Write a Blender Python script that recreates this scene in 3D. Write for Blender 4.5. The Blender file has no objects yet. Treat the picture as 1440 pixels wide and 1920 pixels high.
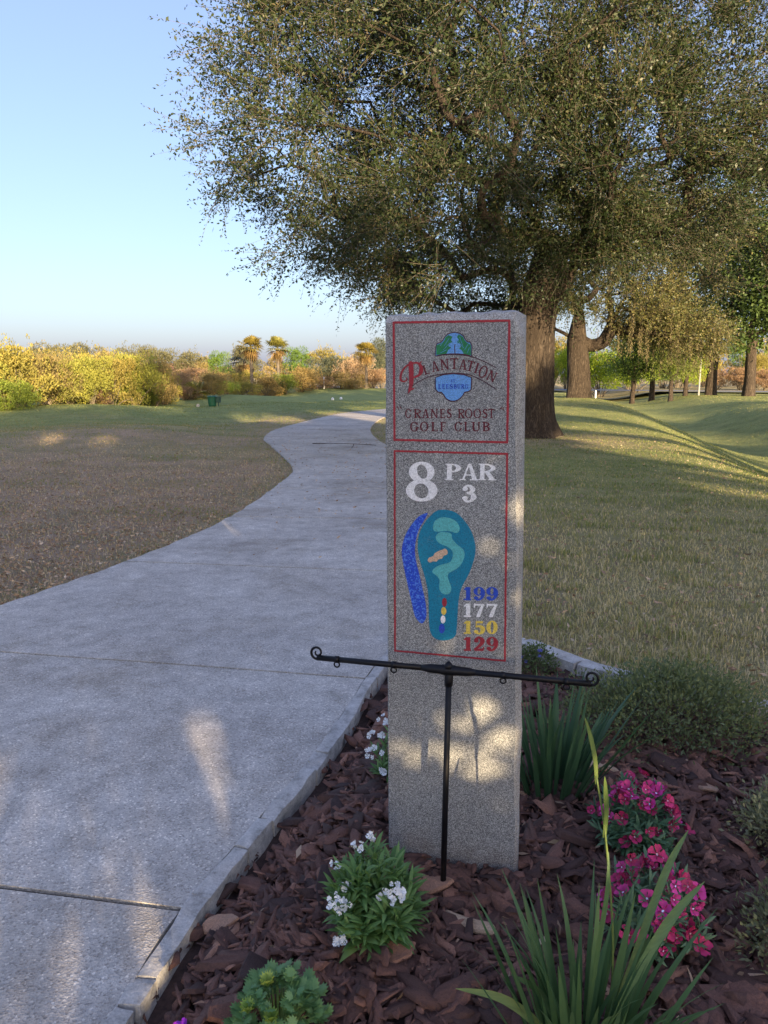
import bpy, bmesh, math, random
import numpy as np
from mathutils import Vector, Matrix

R = math.radians
sc = bpy.context.scene
random.seed(8)
rng = np.random.default_rng(8)

# ------------------------------------------------------------------ camera
cam_d = bpy.data.cameras.new('camera')
cam = bpy.data.objects.new('camera', cam_d)
sc.collection.objects.link(cam)
cam.location = (0, 0, 1.5)
cam.rotation_euler = (R(90 - 10.3), 0, 0)
cam_d.sensor_fit = 'VERTICAL'
cam_d.sensor_height = 24
cam_d.lens = 1400 / 1920 * 24
cam_d.clip_start = 0.05
cam_d.clip_end = 3000
sc.camera = cam

# ------------------------------------------------------------------ light
SUN_AZ, SUN_EL = 21.0, 11.0          # degrees right of straight behind the viewer, and up
SUNV = np.array([math.sin(R(SUN_AZ)) * math.cos(R(SUN_EL)), -math.cos(R(SUN_AZ)) * math.cos(R(SUN_EL)), math.sin(R(SUN_EL))])
w = bpy.data.worlds.new('World'); sc.world = w; w.use_nodes = True
nt = w.node_tree
bg = nt.nodes['Background']
sky = nt.nodes.new('ShaderNodeTexSky')
sky.sky_type = 'NISHITA'; sky.sun_disc = False
sky.sun_elevation = R(SUN_EL); sky.sun_rotation = R(180 - SUN_AZ)
sky.air_density = 1.0; sky.dust_density = 2.25; sky.ozone_density = 2.0
nt.links.new(sky.outputs[0], bg.inputs[0])
bg.inputs[1].default_value = 0.068
# light scattered more than once in the morning air: an even blue over the whole sky
veil = nt.nodes.new('ShaderNodeBackground'); veil.inputs[0].default_value = (.46, .5, .98, 1); veil.inputs[1].default_value = 0.15
both = nt.nodes.new('ShaderNodeAddShader')
nt.links.new(bg.outputs[0], both.inputs[0]); nt.links.new(veil.outputs[0], both.inputs[1])
nt.links.new(both.outputs[0], nt.nodes['World Output'].inputs['Surface'])
sun_d = bpy.data.lights.new('sun', 'SUN')
sun = bpy.data.objects.new('sun', sun_d); sc.collection.objects.link(sun)
sun_d.energy = 5.0; sun_d.angle = R(0.35); sun_d.color = (1.0, 0.76, 0.46)
sun.rotation_euler = Vector(-SUNV).to_track_quat('-Z', 'Y').to_euler()
sun.location = (14, -37, 12)
sc.view_settings.view_transform = 'Standard'
sc.view_settings.look = 'None'
sc.view_settings.gamma = 1
sc.view_settings.exposure = 1.56
sc.cycles.max_bounces = 4
sc.cycles.diffuse_bounces = 2
sc.cycles.glossy_bounces = 2
sc.cycles.transmission_bounces = 3

# ------------------------------------------------------------------ helpers
COL = sc.collection

def link(o, parent=None):
    COL.objects.link(o)
    if parent is not None:
        o.parent = parent
    return o

def tag(o, label=None, cat=None, group=None, kind=None):
    if label: o['label'] = label
    if cat: o['category'] = cat
    if group: o['group'] = group
    if kind: o['kind'] = kind
    return o

def empty(name, loc=(0, 0, 0), rz=0, parent=None):
    o = bpy.data.objects.new(name, None)
    o.empty_display_size = 0.1
    link(o, parent)
    o.location = loc; o.rotation_euler = (0, 0, rz)
    return o

def mesh_np(name, V, F, tint=None, smooth=False, mats=None, fmat=None):
    """V (n,3); F list of equal-length index arrays (n,k) or a list of such arrays"""
    if isinstance(F, np.ndarray): F = [F]
    F = [f for f in F if len(f)]
    me = bpy.data.meshes.new(name)
    V = np.asarray(V, dtype=np.float32)
    me.vertices.add(len(V)); me.vertices.foreach_set('co', V.ravel())
    tot = np.concatenate([np.full(len(f), f.shape[1], dtype=np.int32) for f in F])
    idx = np.concatenate([np.asarray(f, dtype=np.int32).ravel() for f in F])
    st = np.concatenate([[0], np.cumsum(tot)[:-1]]).astype(np.int32)
    me.loops.add(len(idx)); me.loops.foreach_set('vertex_index', idx)
    me.polygons.add(len(tot)); me.polygons.foreach_set('loop_start', st); me.polygons.foreach_set('loop_total', tot)
    if smooth: me.polygons.foreach_set('use_smooth', np.ones(len(tot), dtype=bool))
    if mats:
        for m in mats: me.materials.append(m)
    if fmat is not None: me.polygons.foreach_set('material_index', np.asarray(fmat, dtype=np.int32))
    if tint is not None:
        a = me.attributes.new('tint', 'FLOAT', 'FACE')
        a.data.foreach_set('value', np.asarray(tint, dtype=np.float32))
    me.update(calc_edges=True)
    return me

def obj(name, me, parent=None, color=None):
    o = bpy.data.objects.new(name, me)
    link(o, parent)
    if color: o.color = (*color, 1)
    return o

class MB:
    """collects verts and faces of mixed size"""
    def __init__(s): s.v = []; s.f = []; s.m = []
    def add(s, vs, fs, mi=0):
        b = len(s.v); s.v += [tuple(p) for p in vs]
        s.f += [tuple(i + b for i in f) for f in fs]; s.m += [mi] * len(fs)
    def box(s, x0, x1, y0, y1, z0, z1, mi=0):
        s.add([(x0, y0, z0), (x1, y0, z0), (x1, y1, z0), (x0, y1, z0), (x0, y0, z1), (x1, y0, z1), (x1, y1, z1), (x0, y1, z1)],
              [(0, 3, 2, 1), (4, 5, 6, 7), (0, 1, 5, 4), (1, 2, 6, 5), (2, 3, 7, 6), (3, 0, 4, 7)], mi)
    def tube(s, pts, rad, n=8, cap=True, mi=0):
        vs, fs = tube_vf(pts, rad, n, cap); s.add(vs, fs, mi)
    def build(s, name, mats, parent=None, smooth=False, color=None):
        me = bpy.data.meshes.new(name); me.from_pydata(s.v, [], s.f)
        if not isinstance(mats, (list, tuple)): mats = [mats]
        for m in mats: me.materials.append(m)
        if len(mats) > 1: me.polygons.foreach_set('material_index', s.m)
        if smooth: me.polygons.foreach_set('use_smooth', [True] * len(s.f))
        me.update()
        return obj(name, me, parent, color)

def frames(pts):
    P = np.asarray(pts, float); n = len(P)
    T = np.zeros_like(P); T[1:-1] = P[2:] - P[:-2]; T[0] = P[1] - P[0]; T[-1] = P[-1] - P[-2]
    T /= np.linalg.norm(T, axis=1)[:, None] + 1e-9
    a = np.array([0, 0, 1.0]) if abs(T[0][2]) < 0.9 else np.array([1.0, 0, 0])
    u = np.cross(T[0], a); u /= np.linalg.norm(u); U = [u]
    for i in range(1, n):
        u = U[-1] - T[i] * (U[-1] @ T[i]); u /= np.linalg.norm(u) + 1e-9; U.append(u)
    U = np.array(U); W = np.cross(T, U)
    return P, T, U, W

def tube_vf(pts, rad, n=8, cap=True):
    P, T, U, W = frames(pts)
    rad = np.broadcast_to(np.asarray(rad, float), (len(P),))
    a = np.arange(n) * 2 * math.pi / n
    ring = P[:, None] + rad[:, None, None] * (np.cos(a)[None, :, None] * U[:, None] + np.sin(a)[None, :, None] * W[:, None])
    vs = ring.reshape(-1, 3).tolist(); fs = []
    for i in range(len(P) - 1):
        for j in range(n):
            k = (j + 1) % n
            fs.append((i * n + j, i * n + k, (i + 1) * n + k, (i + 1) * n + j))
    if cap:
        fs.append(tuple(range(n))[::-1]); fs.append(tuple((len(P) - 1) * n + j for j in range(n)))
    return vs, fs

def catmull(pts, k=8, closed=False):
    P = np.asarray(pts, float); n = len(P); out = []
    rg = range(n) if closed else range(n - 1)
    for i in rg:
        g = (lambda j: P[j % n]) if closed else (lambda j: P[min(max(j, 0), n - 1)])
        p0, p1, p2, p3 = g(i - 1), g(i), g(i + 1), g(i + 2)
        for t in np.arange(k) / k:
            out.append(0.5 * ((2 * p1) + (-p0 + p2) * t + (2 * p0 - 5 * p1 + 4 * p2 - p3) * t * t + (-p0 + 3 * p1 - 3 * p2 + p3) * t ** 3))
    if not closed: out.append(P[-1])
    return np.array(out)

def sm(a, b, x):
    t = np.clip((np.asarray(x, float) - a) / (b - a), 0, 1); return t * t * (3 - 2 * t)

# cheap smooth noise for shaping (sum of sines)
_ph = rng.uniform(0, 6.28, (3, 8, 3)); _fr = rng.normal(0, 1, (8, 3))
def vnoise(x, y, z=0.0, f=1.0):
    s = 0
    for k in range(8):
        s = s + np.sin((_fr[k, 0] * x + _fr[k, 1] * y + _fr[k, 2] * z) * f * 2.2 + _ph[0, k, 0])
    return s / 5.0

# ------------------------------------------------------------------ materials
def mat(name):
    m = bpy.data.materials.new(name); m.use_nodes = True
    n = m.node_tree.nodes; b = n['Principled BSDF']
    return m, m.node_tree, b

def nd(t, kind, **kw):
    n = t.nodes.new(kind)
    for k, v in kw.items(): setattr(n, k, v)
    return n

def noise(t, vec, scale, detail=4, rough=0.6, dist=0.0):
    n = nd(t, 'ShaderNodeTexNoise'); n.inputs['Scale'].default_value = scale; n.inputs['Detail'].default_value = detail
    n.inputs['Roughness'].default_value = rough; n.inputs['Distortion'].default_value = dist
    if vec is not None: t.links.new(vec, n.inputs['Vector'])
    return n.outputs['Fac']

def voro(t, vec, scale, out='Color', feature='F1'):
    n = nd(t, 'ShaderNodeTexVoronoi'); n.feature = feature; n.inputs['Scale'].default_value = scale
    if vec is not None: t.links.new(vec, n.inputs['Vector'])
    return n.outputs[out]

def ramp(t, fac, stops, interp='LINEAR'):
    n = nd(t, 'ShaderNodeValToRGB'); e = n.color_ramp.elements; n.color_ramp.interpolation = interp
    while len(e) < len(stops): e.new(0.5)
    for el, (p, c) in zip(e, stops):
        el.position = p; el.color = (*c, 1) if len(c) == 3 else c
    t.links.new(fac, n.inputs['Fac']); return n.outputs['Color']

def mix(t, fac, a, b, mode='MIX'):
    n = nd(t, 'ShaderNodeMix', data_type='RGBA', blend_type=mode)
    for s, v in ((n.inputs[0], fac), (n.inputs[6], a), (n.inputs[7], b)):
        if isinstance(v, (int, float)): s.default_value = v
        elif isinstance(v, tuple): s.default_value = (*v, 1) if len(v) == 3 else v
        else: t.links.new(v, s)
    return n.outputs[2]

def math_(t, op, a, b=None):
    n = nd(t, 'ShaderNodeMath', operation=op)
    for s, v in ((n.inputs[0], a), (n.inputs[1], b)):
        if v is None: continue
        if isinstance(v, (int, float)): s.default_value = v
        else: t.links.new(v, s)
    return n.outputs[0]

def bump(t, b, h, strength=0.5, dist=0.01):
    n = nd(t, 'ShaderNodeBump'); n.inputs['Strength'].default_value = strength; n.inputs['Distance'].default_value = dist
    t.links.new(h, n.inputs['Height']); t.links.new(n.outputs[0], b.inputs['Normal'])

def coords(t, kind='Object', scale=None):
    c = nd(t, 'ShaderNodeTexCoord').outputs[kind]
    if scale:
        mp = nd(t, 'ShaderNodeMapping'); mp.inputs['Scale'].default_value = scale
        t.links.new(c, mp.inputs['Vector']); c = mp.outputs[0]
    return c

def geo_pos(t): return nd(t, 'ShaderNodeNewGeometry').outputs['Position']

def attr(t, name, out='Fac'):
    n = nd(t, 'ShaderNodeAttribute'); n.attribute_name = name; return n.outputs[out]

def plain(name, col, rough=0.6, metal=0.0, spec=0.5, var=0.0, vscale=40, bumps=0.0, bscale=120):
    m, t, b = mat(name)
    b.inputs['Roughness'].default_value = rough; b.inputs['Metallic'].default_value = metal
    b.inputs['Specular IOR Level'].default_value = spec
    if var:
        f = noise(t, coords(t), vscale, 5, .65)
        lo = tuple(c * (1 - var) for c in col); hi = tuple(min(1, c * (1 + var)) for c in col)
        t.links.new(ramp(t, f, [(.3, lo), (.7, hi)]), b.inputs['Base Color'])
    else:
        b.inputs['Base Color'].default_value = (*col, 1)
    if bumps: bump(t, b, noise(t, coords(t), bscale, 5), bumps, 0.004)
    return m

def foliage(name, stops, rough=0.5, trans=0.3, spec=0.35, use_obj=False):
    """leaf colour from the per-leaf tint; optional object colour"""
    m, t, b = mat(name)
    c = ramp(t, attr(t, 'tint'), stops)
    if use_obj:
        oc = nd(t, 'ShaderNodeObjectInfo').outputs['Color']
        c = mix(t, 1.0, c, oc, 'MULTIPLY')
    t.links.new(c, b.inputs['Base Color'])
    b.inputs['Roughness'].default_value = rough; b.inputs['Specular IOR Level'].default_value = spec
    tr = nd(t, 'ShaderNodeBsdfTranslucent'); t.links.new(mix(t, 1.0, c, (1.25, 1.15, .55), 'MULTIPLY'), tr.inputs[0])
    ms = nd(t, 'ShaderNodeMixShader'); ms.inputs[0].default_value = trans
    t.links.new(b.outputs[0], ms.inputs[1]); t.links.new(tr.outputs[0], ms.inputs[2])
    t.links.new(ms.outputs[0], t.nodes['Material Output'].inputs['Surface'])
    return m

M = {}
# ground: colour zones come from a painted map of what grows where (green turf, litter, straw)
def make_ground():
    m, t, b = mat('ground_turf'); p = geo_pos(t)
    z = nd(t, 'ShaderNodeSeparateColor'); t.links.new(attr(t, 'zone', 'Color'), z.inputs[0])
    n1 = noise(t, p, 1.3, 5, .65); n2 = noise(t, p, 14, 5, .7); n3 = noise(t, p, 70, 4, .75)
    green = ramp(t, n2, [(.3, (.2, .25, .085)), (.55, (.31, .36, .125)), (.75, (.42, .43, .18))])
    litter = ramp(t, n3, [(.28, (.2, .14, .095)), (.45, (.41, .3, .21)), (.58, (.53, .41, .3)), (.72, (.64, .54, .42))])
    straw = ramp(t, n3, [(.3, (.22, .175, .09)), (.5, (.4, .33, .18)), (.72, (.55, .46, .28))])
    c = mix(t, z.outputs[2], green, straw)
    fac = math_(t, 'MULTIPLY', z.outputs[1], math_(t, 'ADD', .05, math_(t, 'MULTIPLY', n1, 1.8)))
    lf = nd(t, 'ShaderNodeClamp'); t.links.new(fac, lf.inputs[0])
    c = mix(t, lf.outputs[0], c, litter)
    c = mix(t, z.outputs[0], c, (.07, .05, .035))
    c = mix(t, .55, c, ramp(t, n1, [(.3, (.55, .55, .55)), (.7, (1.25, 1.2, 1.1))]), 'MULTIPLY')
    t.links.new(c, b.inputs['Base Color']); b.inputs['Roughness'].default_value = .95; b.inputs['Specular IOR Level'].default_value = .15
    bump(t, b, math_(t, 'ADD', n3, math_(t, 'MULTIPLY', n2, 1.5)), .9, .03)
    return m
M['ground'] = make_ground()

def make_concrete():
    m, t, b = mat('path_concrete'); p = geo_pos(t)
    big = noise(t, p, 1.1, 4, .6); med = noise(t, p, 7, 5, .65)
    sp = voro(t, p, 170, 'Color'); s = nd(t, 'ShaderNodeSeparateColor'); t.links.new(sp, s.inputs[0])
    base = ramp(t, big, [(.3, (.45, .415, .37)), (.5, (.55, .51, .455)), (.72, (.63, .59, .53))])
    c = mix(t, .7, base, ramp(t, med, [(.32, (.68, .67, .66)), (.65, (1.12, 1.12, 1.12))]), 'MULTIPLY')
    agg = ramp(t, s.outputs[0], [(.0, (.62, .61, .6)), (.2, (.86, .86, .86)), (.7, (1.05, 1.05, 1.05)), (.92, (1.15, 1.15, 1.14)), (.985, (1.6, 1.6, 1.57))])
    c = mix(t, 1.0, c, agg, 'MULTIPLY')
    st = noise(t, p, .55, 5, .7, .6); st2 = noise(t, p, 2.6, 6, .75, 1.0)
    c = mix(t, .5, c, ramp(t, st, [(.38, (.7, .66, .6)), (.5, (1, 1, 1))]), 'MULTIPLY')
    c = mix(t, .4, c, ramp(t, st2, [(.33, (.66, .62, .56)), (.46, (1, 1, 1))]), 'MULTIPLY')
    t.links.new(c, b.inputs['Base Color']); b.inputs['Roughness'].default_value = .9; b.inputs['Specular IOR Level'].default_value = .3
    bump(t, b, math_(t, 'ADD', voro(t, p, 170, 'Distance'), math_(t, 'MULTIPLY', noise(t, p, 300, 3), .6)), .55, .004)
    return m
M['concrete'] = make_concrete()

def make_kerb():
    m, t, b = mat('kerb_stone'); p = geo_pos(t)
    c = ramp(t, noise(t, p, 16, 6, .7), [(.28, (.24, .225, .2)), (.48, (.5, .475, .435)), (.72, (.68, .65, .6))])
    c = mix(t, .5, c, ramp(t, noise(t, p, 160, 3), [(.3, (.6, .6, .6)), (.7, (1.3, 1.3, 1.3))]), 'MULTIPLY')
    t.links.new(c, b.inputs['Base Color']); b.inputs['Roughness'].default_value = .92
    bump(t, b, noise(t, p, 60, 6, .7), .7, .012)
    return m
M['kerb'] = make_kerb()

def make_granite(name, warm=0.0, gain=1.0):
    m, t, b = mat(name); o = coords(t)
    s = nd(t, 'ShaderNodeSeparateColor'); t.links.new(voro(t, o, 560), s.inputs[0])
    s2 = nd(t, 'ShaderNodeSeparateColor'); t.links.new(voro(t, o, 900), s2.inputs[0])
    g = gain
    c = ramp(t, s.outputs[0], [(.0, (.075 * g, .076 * g, .077 * g)), (.22, (.15 * g, .151 * g, .15 * g)), (.4, (.24 * g, .242 * g, .238 * g)), (.62, (.3 * g, .302 * g, .295 * g)), (.8, (.4 * g, .4 * g, .385 * g)), (1., (.6 * g, .595 * g, .57 * g))])
    c2 = ramp(t, s2.outputs[1], [(.1, (.42, .42, .44)), (.4, (.95, .95, .95)), (.9, (1.35, 1.33, 1.28))])
    c = mix(t, .45, c, c2, 'MULTIPLY')
    if warm: c = mix(t, warm, c, (.55, .44, .3), 'MIX')
    c = mix(t, .5, c, ramp(t, noise(t, o, 5, 4), [(.3, (.76, .78, .8)), (.7, (1.1, 1.14, 1.18))]), 'MULTIPLY')
    zz = nd(t, 'ShaderNodeSeparateXYZ'); t.links.new(o, zz.inputs[0])
    sp_ = math_(t, 'ADD', zz.outputs[2], math_(t, 'MULTIPLY', noise(t, o, 22, 5, .7), .2))
    c = mix(t, ramp(t, sp_, [(.06, (.6, .6, .6)), (.19, (0, 0, 0))]), c, (.1, .065, .05))     # soil splashed up from the bed
    t.links.new(c, b.inputs['Base Color']); b.inputs['Roughness'].default_value = .72; b.inputs['Specular IOR Level'].default_value = .4
    bump(t, b, noise(t, o, 240, 4, .7) if not warm else noise(t, o, 90, 6, .7), .25 if not warm else .8, .003)
    return m
M['granite'] = make_granite('granite')
M['granite_rough'] = make_granite('granite_rock_face', .16, 1.25)

def make_bark(name, cols, sx=9.0, sz=1.5, strength=1.0, dist=.05):
    m, t, b = mat(name)
    o = coords(t, 'Object', (sx, sx, sz))
    n = noise(t, o, 1.0, 8, .68, 1.4); n2 = noise(t, o, 2.7, 6, .7, .8)
    ridge = math_(t, 'ABSOLUTE', math_(t, 'SUBTRACT', n, .5)); r2 = math_(t, 'ABSOLUTE', math_(t, 'SUBTRACT', n2, .5))
    h = math_(t, 'ADD', math_(t, 'MULTIPLY', ridge, 2.6), math_(t, 'MULTIPLY', r2, 1.6))
    t.links.new(ramp(t, h, [(.05, cols[0]), (.35, cols[1]), (.8, cols[2])]), b.inputs['Base Color'])
    b.inputs['Roughness'].default_value = .95; b.inputs['Specular IOR Level'].default_value = .2
    bump(t, b, h, strength, dist)
    return m
M['bark'] = make_bark('oak_bark', [(.035, .027, .021), (.1, .078, .06), (.2, .165, .13)])
M['bark_pale'] = make_bark('pale_bark', [(.12, .1, .08), (.25, .21, .17), (.4, .35, .29)])
M['twig'] = plain('twig_bark', (.15, .125, .09), .9, var=.4, vscale=3)

M['oak_leaf'] = foliage('oak_leaf', [(0, (.018, .034, .012)), (.45, (.036, .056, .019)), (.75, (.058, .074, .025)), (.93, (.1, .098, .035)), (1, (.16, .125, .05))], .45, .22)
M['oak_gold'] = foliage('gold_oak_leaf', [(0, (.05, .075, .022)), (.5, (.11, .125, .04)), (1, (.23, .2, .07))], .45, .3)
M['moss_leaf'] = foliage('moss_leaf', [(0, (.12, .105, .06)), (.5, (.2, .17, .09)), (1, (.3, .25, .14))], .7, .3)
M['bush_leaf'] = foliage('bush_leaf', [(0, (.85, .85, .8)), (.5, (1.4, 1.4, 1.4)), (.85, (1.7, 1.6, 1.4)), (1, (2.0, 1.7, 1.5))], .6, .38, .25, True)
M['blade'] = foliage('grass_blade', [(0, (.15, .2, .05)), (.3, (.22, .27, .085)), (.52, (.33, .33, .13)), (.7, (.5, .43, .23)), (1, (.68, .58, .38))], .6, .4, .25)
M['rough_blade'] = foliage('rough_grass_blade', [(0, (.2, .25, .075)), (.3, (.3, .31, .11)), (.5, (.38, .31, .17)), (.75, (.52, .4, .27)), (1, (.7, .57, .43))], .65, .4, .2)
M['dead_leaf'] = foliage('dead_leaf', [(0, (.15, .1, .065)), (.4, (.34, .225, .145)), (.75, (.5, .36, .24)), (1, (.72, .6, .46))], .7, .1, .25)

def make_mulch():
    m, t, b = mat('bark_mulch'); p = geo_pos(t)
    c = ramp(t, attr(t, 'tint'), [(0, (.06, .034, .028)), (.3, (.135, .068, .05)), (.6, (.235, .115, .08)), (.85, (.4, .2, .13)), (1, (.6, .43, .28))])
    f = noise(t, p, 160, 5, .7, 1.2)
    c = mix(t, .75, c, ramp(t, f, [(.3, (.5, .48, .5)), (.7, (1.5, 1.45, 1.4))]), 'MULTIPLY')
    t.links.new(c, b.inputs['Base Color']); b.inputs['Roughness'].default_value = .68; b.inputs['Specular IOR Level'].default_value = .45
    bump(t, b, f, .8, .008)
    return m
M['mulch'] = make_mulch()
M['soil'] = plain('bed_soil', (.06, .035, .028), .95, var=.5, vscale=60, bumps=.8, bscale=90)
M['black_metal'] = plain('black_metal', (.006, .006, .008), .45, .0, .3, .3, 60)
M['asphalt'] = plain('road_asphalt', (.2, .2, .21), .9, var=.15, vscale=.5)

def paint(name, col, specks=None):
    """enamel rubbed into the cut stone: grainy, thin in places"""
    m, t, b = mat(name); o = coords(t)
    f = noise(t, o, 330, 4, .7)
    lo = tuple(c * .6 for c in col); hi = tuple(min(1, c * 1.2) for c in col)
    c = ramp(t, f, [(.32, lo), (.6, hi)])
    if specks:
        s = nd(t, 'ShaderNodeSeparateColor'); t.links.new(voro(t, o, 260), s.inputs[0])
        c = mix(t, ramp(t, s.outputs[0], [(.62, (0, 0, 0)), (.8, (1, 1, 1))]), c, specks)
    w1 = noise(t, o, 520, 3, .7); w2 = noise(t, o, 18, 4, .6)
    wear = ramp(t, math_(t, 'ADD', math_(t, 'MULTIPLY', w1, .75), math_(t, 'MULTIPLY', w2, .35)), [(.66, (0, 0, 0)), (.73, (.7, .7, .7))])
    c = mix(t, wear, c, (.27, .265, .255))
    t.links.new(c, b.inputs['Base Color'])
    b.inputs['Roughness'].default_value = .65; bump(t, b, noise(t, o, 300, 4, .7), .45, .002)
    return m
M['p_red'] = paint('paint_border_red', (.36, .022, .035))
M['p_maroon'] = paint('paint_maroon', (.12, .008, .02))
M['p_dark'] = paint('paint_dark_outline', (.06, .012, .03))
M['p_crimson'] = paint('paint_crimson', (.33, .02, .035))
M['p_white'] = paint('paint_white', (.9, .9, .9))
M['p_blue'] = paint('paint_blue', (.018, .07, .5))
M['p_water'] = paint('paint_water_blue', (.01, .06, .55), (.08, .22, .72))
M['p_sky'] = paint('paint_sky_blue', (.13, .34, .72))
M['p_teal'] = paint('paint_teal', (.0, .2, .33))
M['p_aqua'] = paint('paint_aqua', (.1, .45, .46))
M['p_green'] = paint('paint_green', (.01, .2, .07))
M['p_yellow'] = paint('paint_yellow', (.78, .58, .09))
M['p_sand'] = paint('paint_sand', (.62, .44, .3))

# ------------------------------------------------------------------ layout curves (metres)
PL = catmull([(-4.6, -4), (-4.1, -1), (-3.7, 1.2), (-3.3, 2.35), (-2.9, 4.05), (-2.56, 4.78), (-2.17, 5.85), (-1.94, 6.63), (-1.75, 7.49), (-1.59, 8.79), (-1.49, 10.61), (-1.46, 11.82), (-1.62, 12.92), (-2.06, 14.75), (-2.59, 16.89), (-2.95, 18.36), (-3.13, 20.91), (-2.92, 23.46), (-2.36, 27.75), (-1.76, 30.98), (-.6, 34), (1.2, 38), (2.2, 44), (2.2, 52)], 8)
PR = catmull([(-1.7, -4), (-1.15, -1), (-.78, 1.0), (-.66, 1.51), (-.58, 1.91), (-.46, 2.27), (-.36, 2.55), (-.23, 2.99), (-.06, 3.71), (.02, 3.98), (.2, 5), (.4, 6.2), (.66, 8), (.8, 10), (.8, 12), (.62, 14), (.2, 16), (-.15, 18), (-.38, 21), (-.34, 24), (.0, 28), (.6, 31), (1.8, 34), (3.6, 38), (4.6, 44), (4.6, 52)], 8)
BACK = catmull([(.05, 4.02), (.4, 4.06), (.75, 3.92), (1.04, 3.56), (1.5, 3.2), (2.1, 2.9), (2.6, 2.4), (2.7, 1.6), (2.6, .2)], 6)
kerb_line = PR[(PR[:, 1] > .3) & (PR[:, 1] < 4.0)]
BED = np.concatenate([kerb_line + [.03, 0], BACK])

def inpoly(x, y, poly):
    x = np.asarray(x, float); y = np.asarray(y, float); ins = np.zeros(x.shape, bool)
    for (x0, y0), (x1, y1) in zip(poly, np.roll(poly, -1, 0)):
        c = (y0 > y) != (y1 > y)
        ins ^= c & (x < (x1 - x0) * (y - y0) / (y1 - y0 + 1e-12) + x0)
    return ins

def dist_line(x, y, line):
    x = np.asarray(x, float); y = np.asarray(y, float); d = np.full(x.shape, 1e9)
    for (x0, y0), (x1, y1) in zip(line[:-1], line[1:]):
        l2 = (x1 - x0) ** 2 + (y1 - y0) ** 2 + 1e-12
        t = np.clip(((x - x0) * (x1 - x0) + (y - y0) * (y1 - y0)) / l2, 0, 1)
        d = np.minimum(d, np.hypot(x - x0 - t * (x1 - x0), y - y0 - t * (y1 - y0)))
    return d

def path_x(y): return np.interp(y, PL[:, 1], PL[:, 0]), np.interp(y, PR[:, 1], PR[:, 0])
def off_path(x, y):
    l, r = path_x(y); return np.maximum(l - x, x - r) + 60 * sm(50, 56, y)
def terrain(x, y):
    x = np.asarray(x, float); y = np.asarray(y, float)
    z = np.full(np.broadcast(x, y).shape, -.03)
    k = sm(.3, 3, off_path(x, y))
    xc = 3.0 + .19 * y + .25 * np.sin(y * .3)
    t = np.clip((x - xc) / 11, 0, 1)
    z = z - 1.45 * np.sin(math.pi * t) ** 2 * sm(2, 8, y) * (1 - .4 * sm(35, 60, y))
    z = z + .57 * sm(22, 35, y) * np.exp(-((x - 9) / 3.6) ** 2) * (1 - sm(40, 60, y))
    z = z + k * sm(12, 22, y) * (1 - sm(70, 90, y)) * sm(-3, -6, x) * (.1 * np.sin(.5 * x + .25 * y) + .13 * np.sin(.33 * y + 1.3 - .1 * x))
    z = z + k * .02 * vnoise(x, y, 0, .8) * sm(3, 6, np.abs(x) + y)
    z = z + .35 * np.exp(-((x + 2) / 9) ** 2 - ((y - 76) / 9) ** 2) * sm(54, 62, y)
    z = z + .004 * np.maximum(y - 90, 0) + .017 * sm(-.02, -.15, off_path(x, y)) * (y < 50)
    return z

# ------------------------------------------------------------------ setting: ground
def graded(a, b, step, far, grow):
    pos = [b]; s = step
    while pos[-1] < far: s *= grow; pos.append(pos[-1] + s)
    return list(np.arange(a, b - 1e-6, step)) + pos
xs = np.array(sorted(set([-v for v in graded(0, 5, .1, 420, 1.055)] + graded(0, 5, .1, 420, 1.055))))
ys = np.array(sorted([-v for v in graded(.2, .5, .3, 200, 1.2)] + graded(0, 9, .1, 600, 1.028)))
GX, GY = np.meshgrid(xs, ys)
GZ = terrain(GX, GY)
inb = inpoly(GX, GY, BED)
GZ = np.where(inb, -.22, GZ)
nx, ny = len(xs), len(ys)
idx = np.arange(nx * ny).reshape(ny, nx)
Fq = np.stack([idx[:-1, :-1], idx[:-1, 1:], idx[1:, 1:], idx[1:, :-1]], -1).reshape(-1, 4)
gme = mesh_np('ground', np.stack([GX, GY, GZ], -1).reshape(-1, 3), Fq, smooth=True, mats=[M['ground']])
# what covers the ground where: R unused, G litter, B straw
l_, r_ = path_x(GY)
left = sm(0, .5, l_ - GX)
litter = left * (1 - sm(9, 33, GY + 4.5 * vnoise(GX, GY, 0, .3))) * (1 - .5 * sm(5, 13, l_ - GX + 2 * vnoise(GX, GY, 2, .3)))
litter = np.maximum(litter, .8 * np.exp(-((GX - 4.2) / 2.6) ** 2 - ((GY - 18.4) / 2.6) ** 2))
litter = np.maximum(litter, .75 * sm(-1, 0, -np.abs(off_path(GX, GY)) + .3) * (GY < 34))
litter = np.maximum(litter, .85 * np.exp(-((GX + 3.8) / 2.4) ** 2 - ((GY - 26) / 5.5) ** 2))
right = sm(0, .6, GX - r_)
straw = right * (.75 - .6 * sm(6.5, 15, GY)) + .1 * sm(.45, .7, vnoise(GX, GY, 3, .6))
straw = np.maximum(straw, left * .25 * sm(22, 14, GY))
straw = np.maximum(straw, .95 * sm(84, 92, GY)); litter = np.maximum(litter, .5 * sm(60, 80, GY) * sm(-5, -12, GX))
straw = np.maximum(straw, .9 * sm(70, 80, GY) * sm(10, 20, GX))
zone = np.stack([sm(-.0, -.12, off_path(GX, GY)) * (GY < 50), np.clip(litter, 0, 1), np.clip(straw, 0, 1), GX * 0 + 1], -1).reshape(-1, 4)
za = gme.attributes.new('zone', 'FLOAT_COLOR', 'POINT'); za.data.foreach_set('color', zone.astype(np.float32).ravel())
tag(obj('ground', gme), kind='structure')

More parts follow.
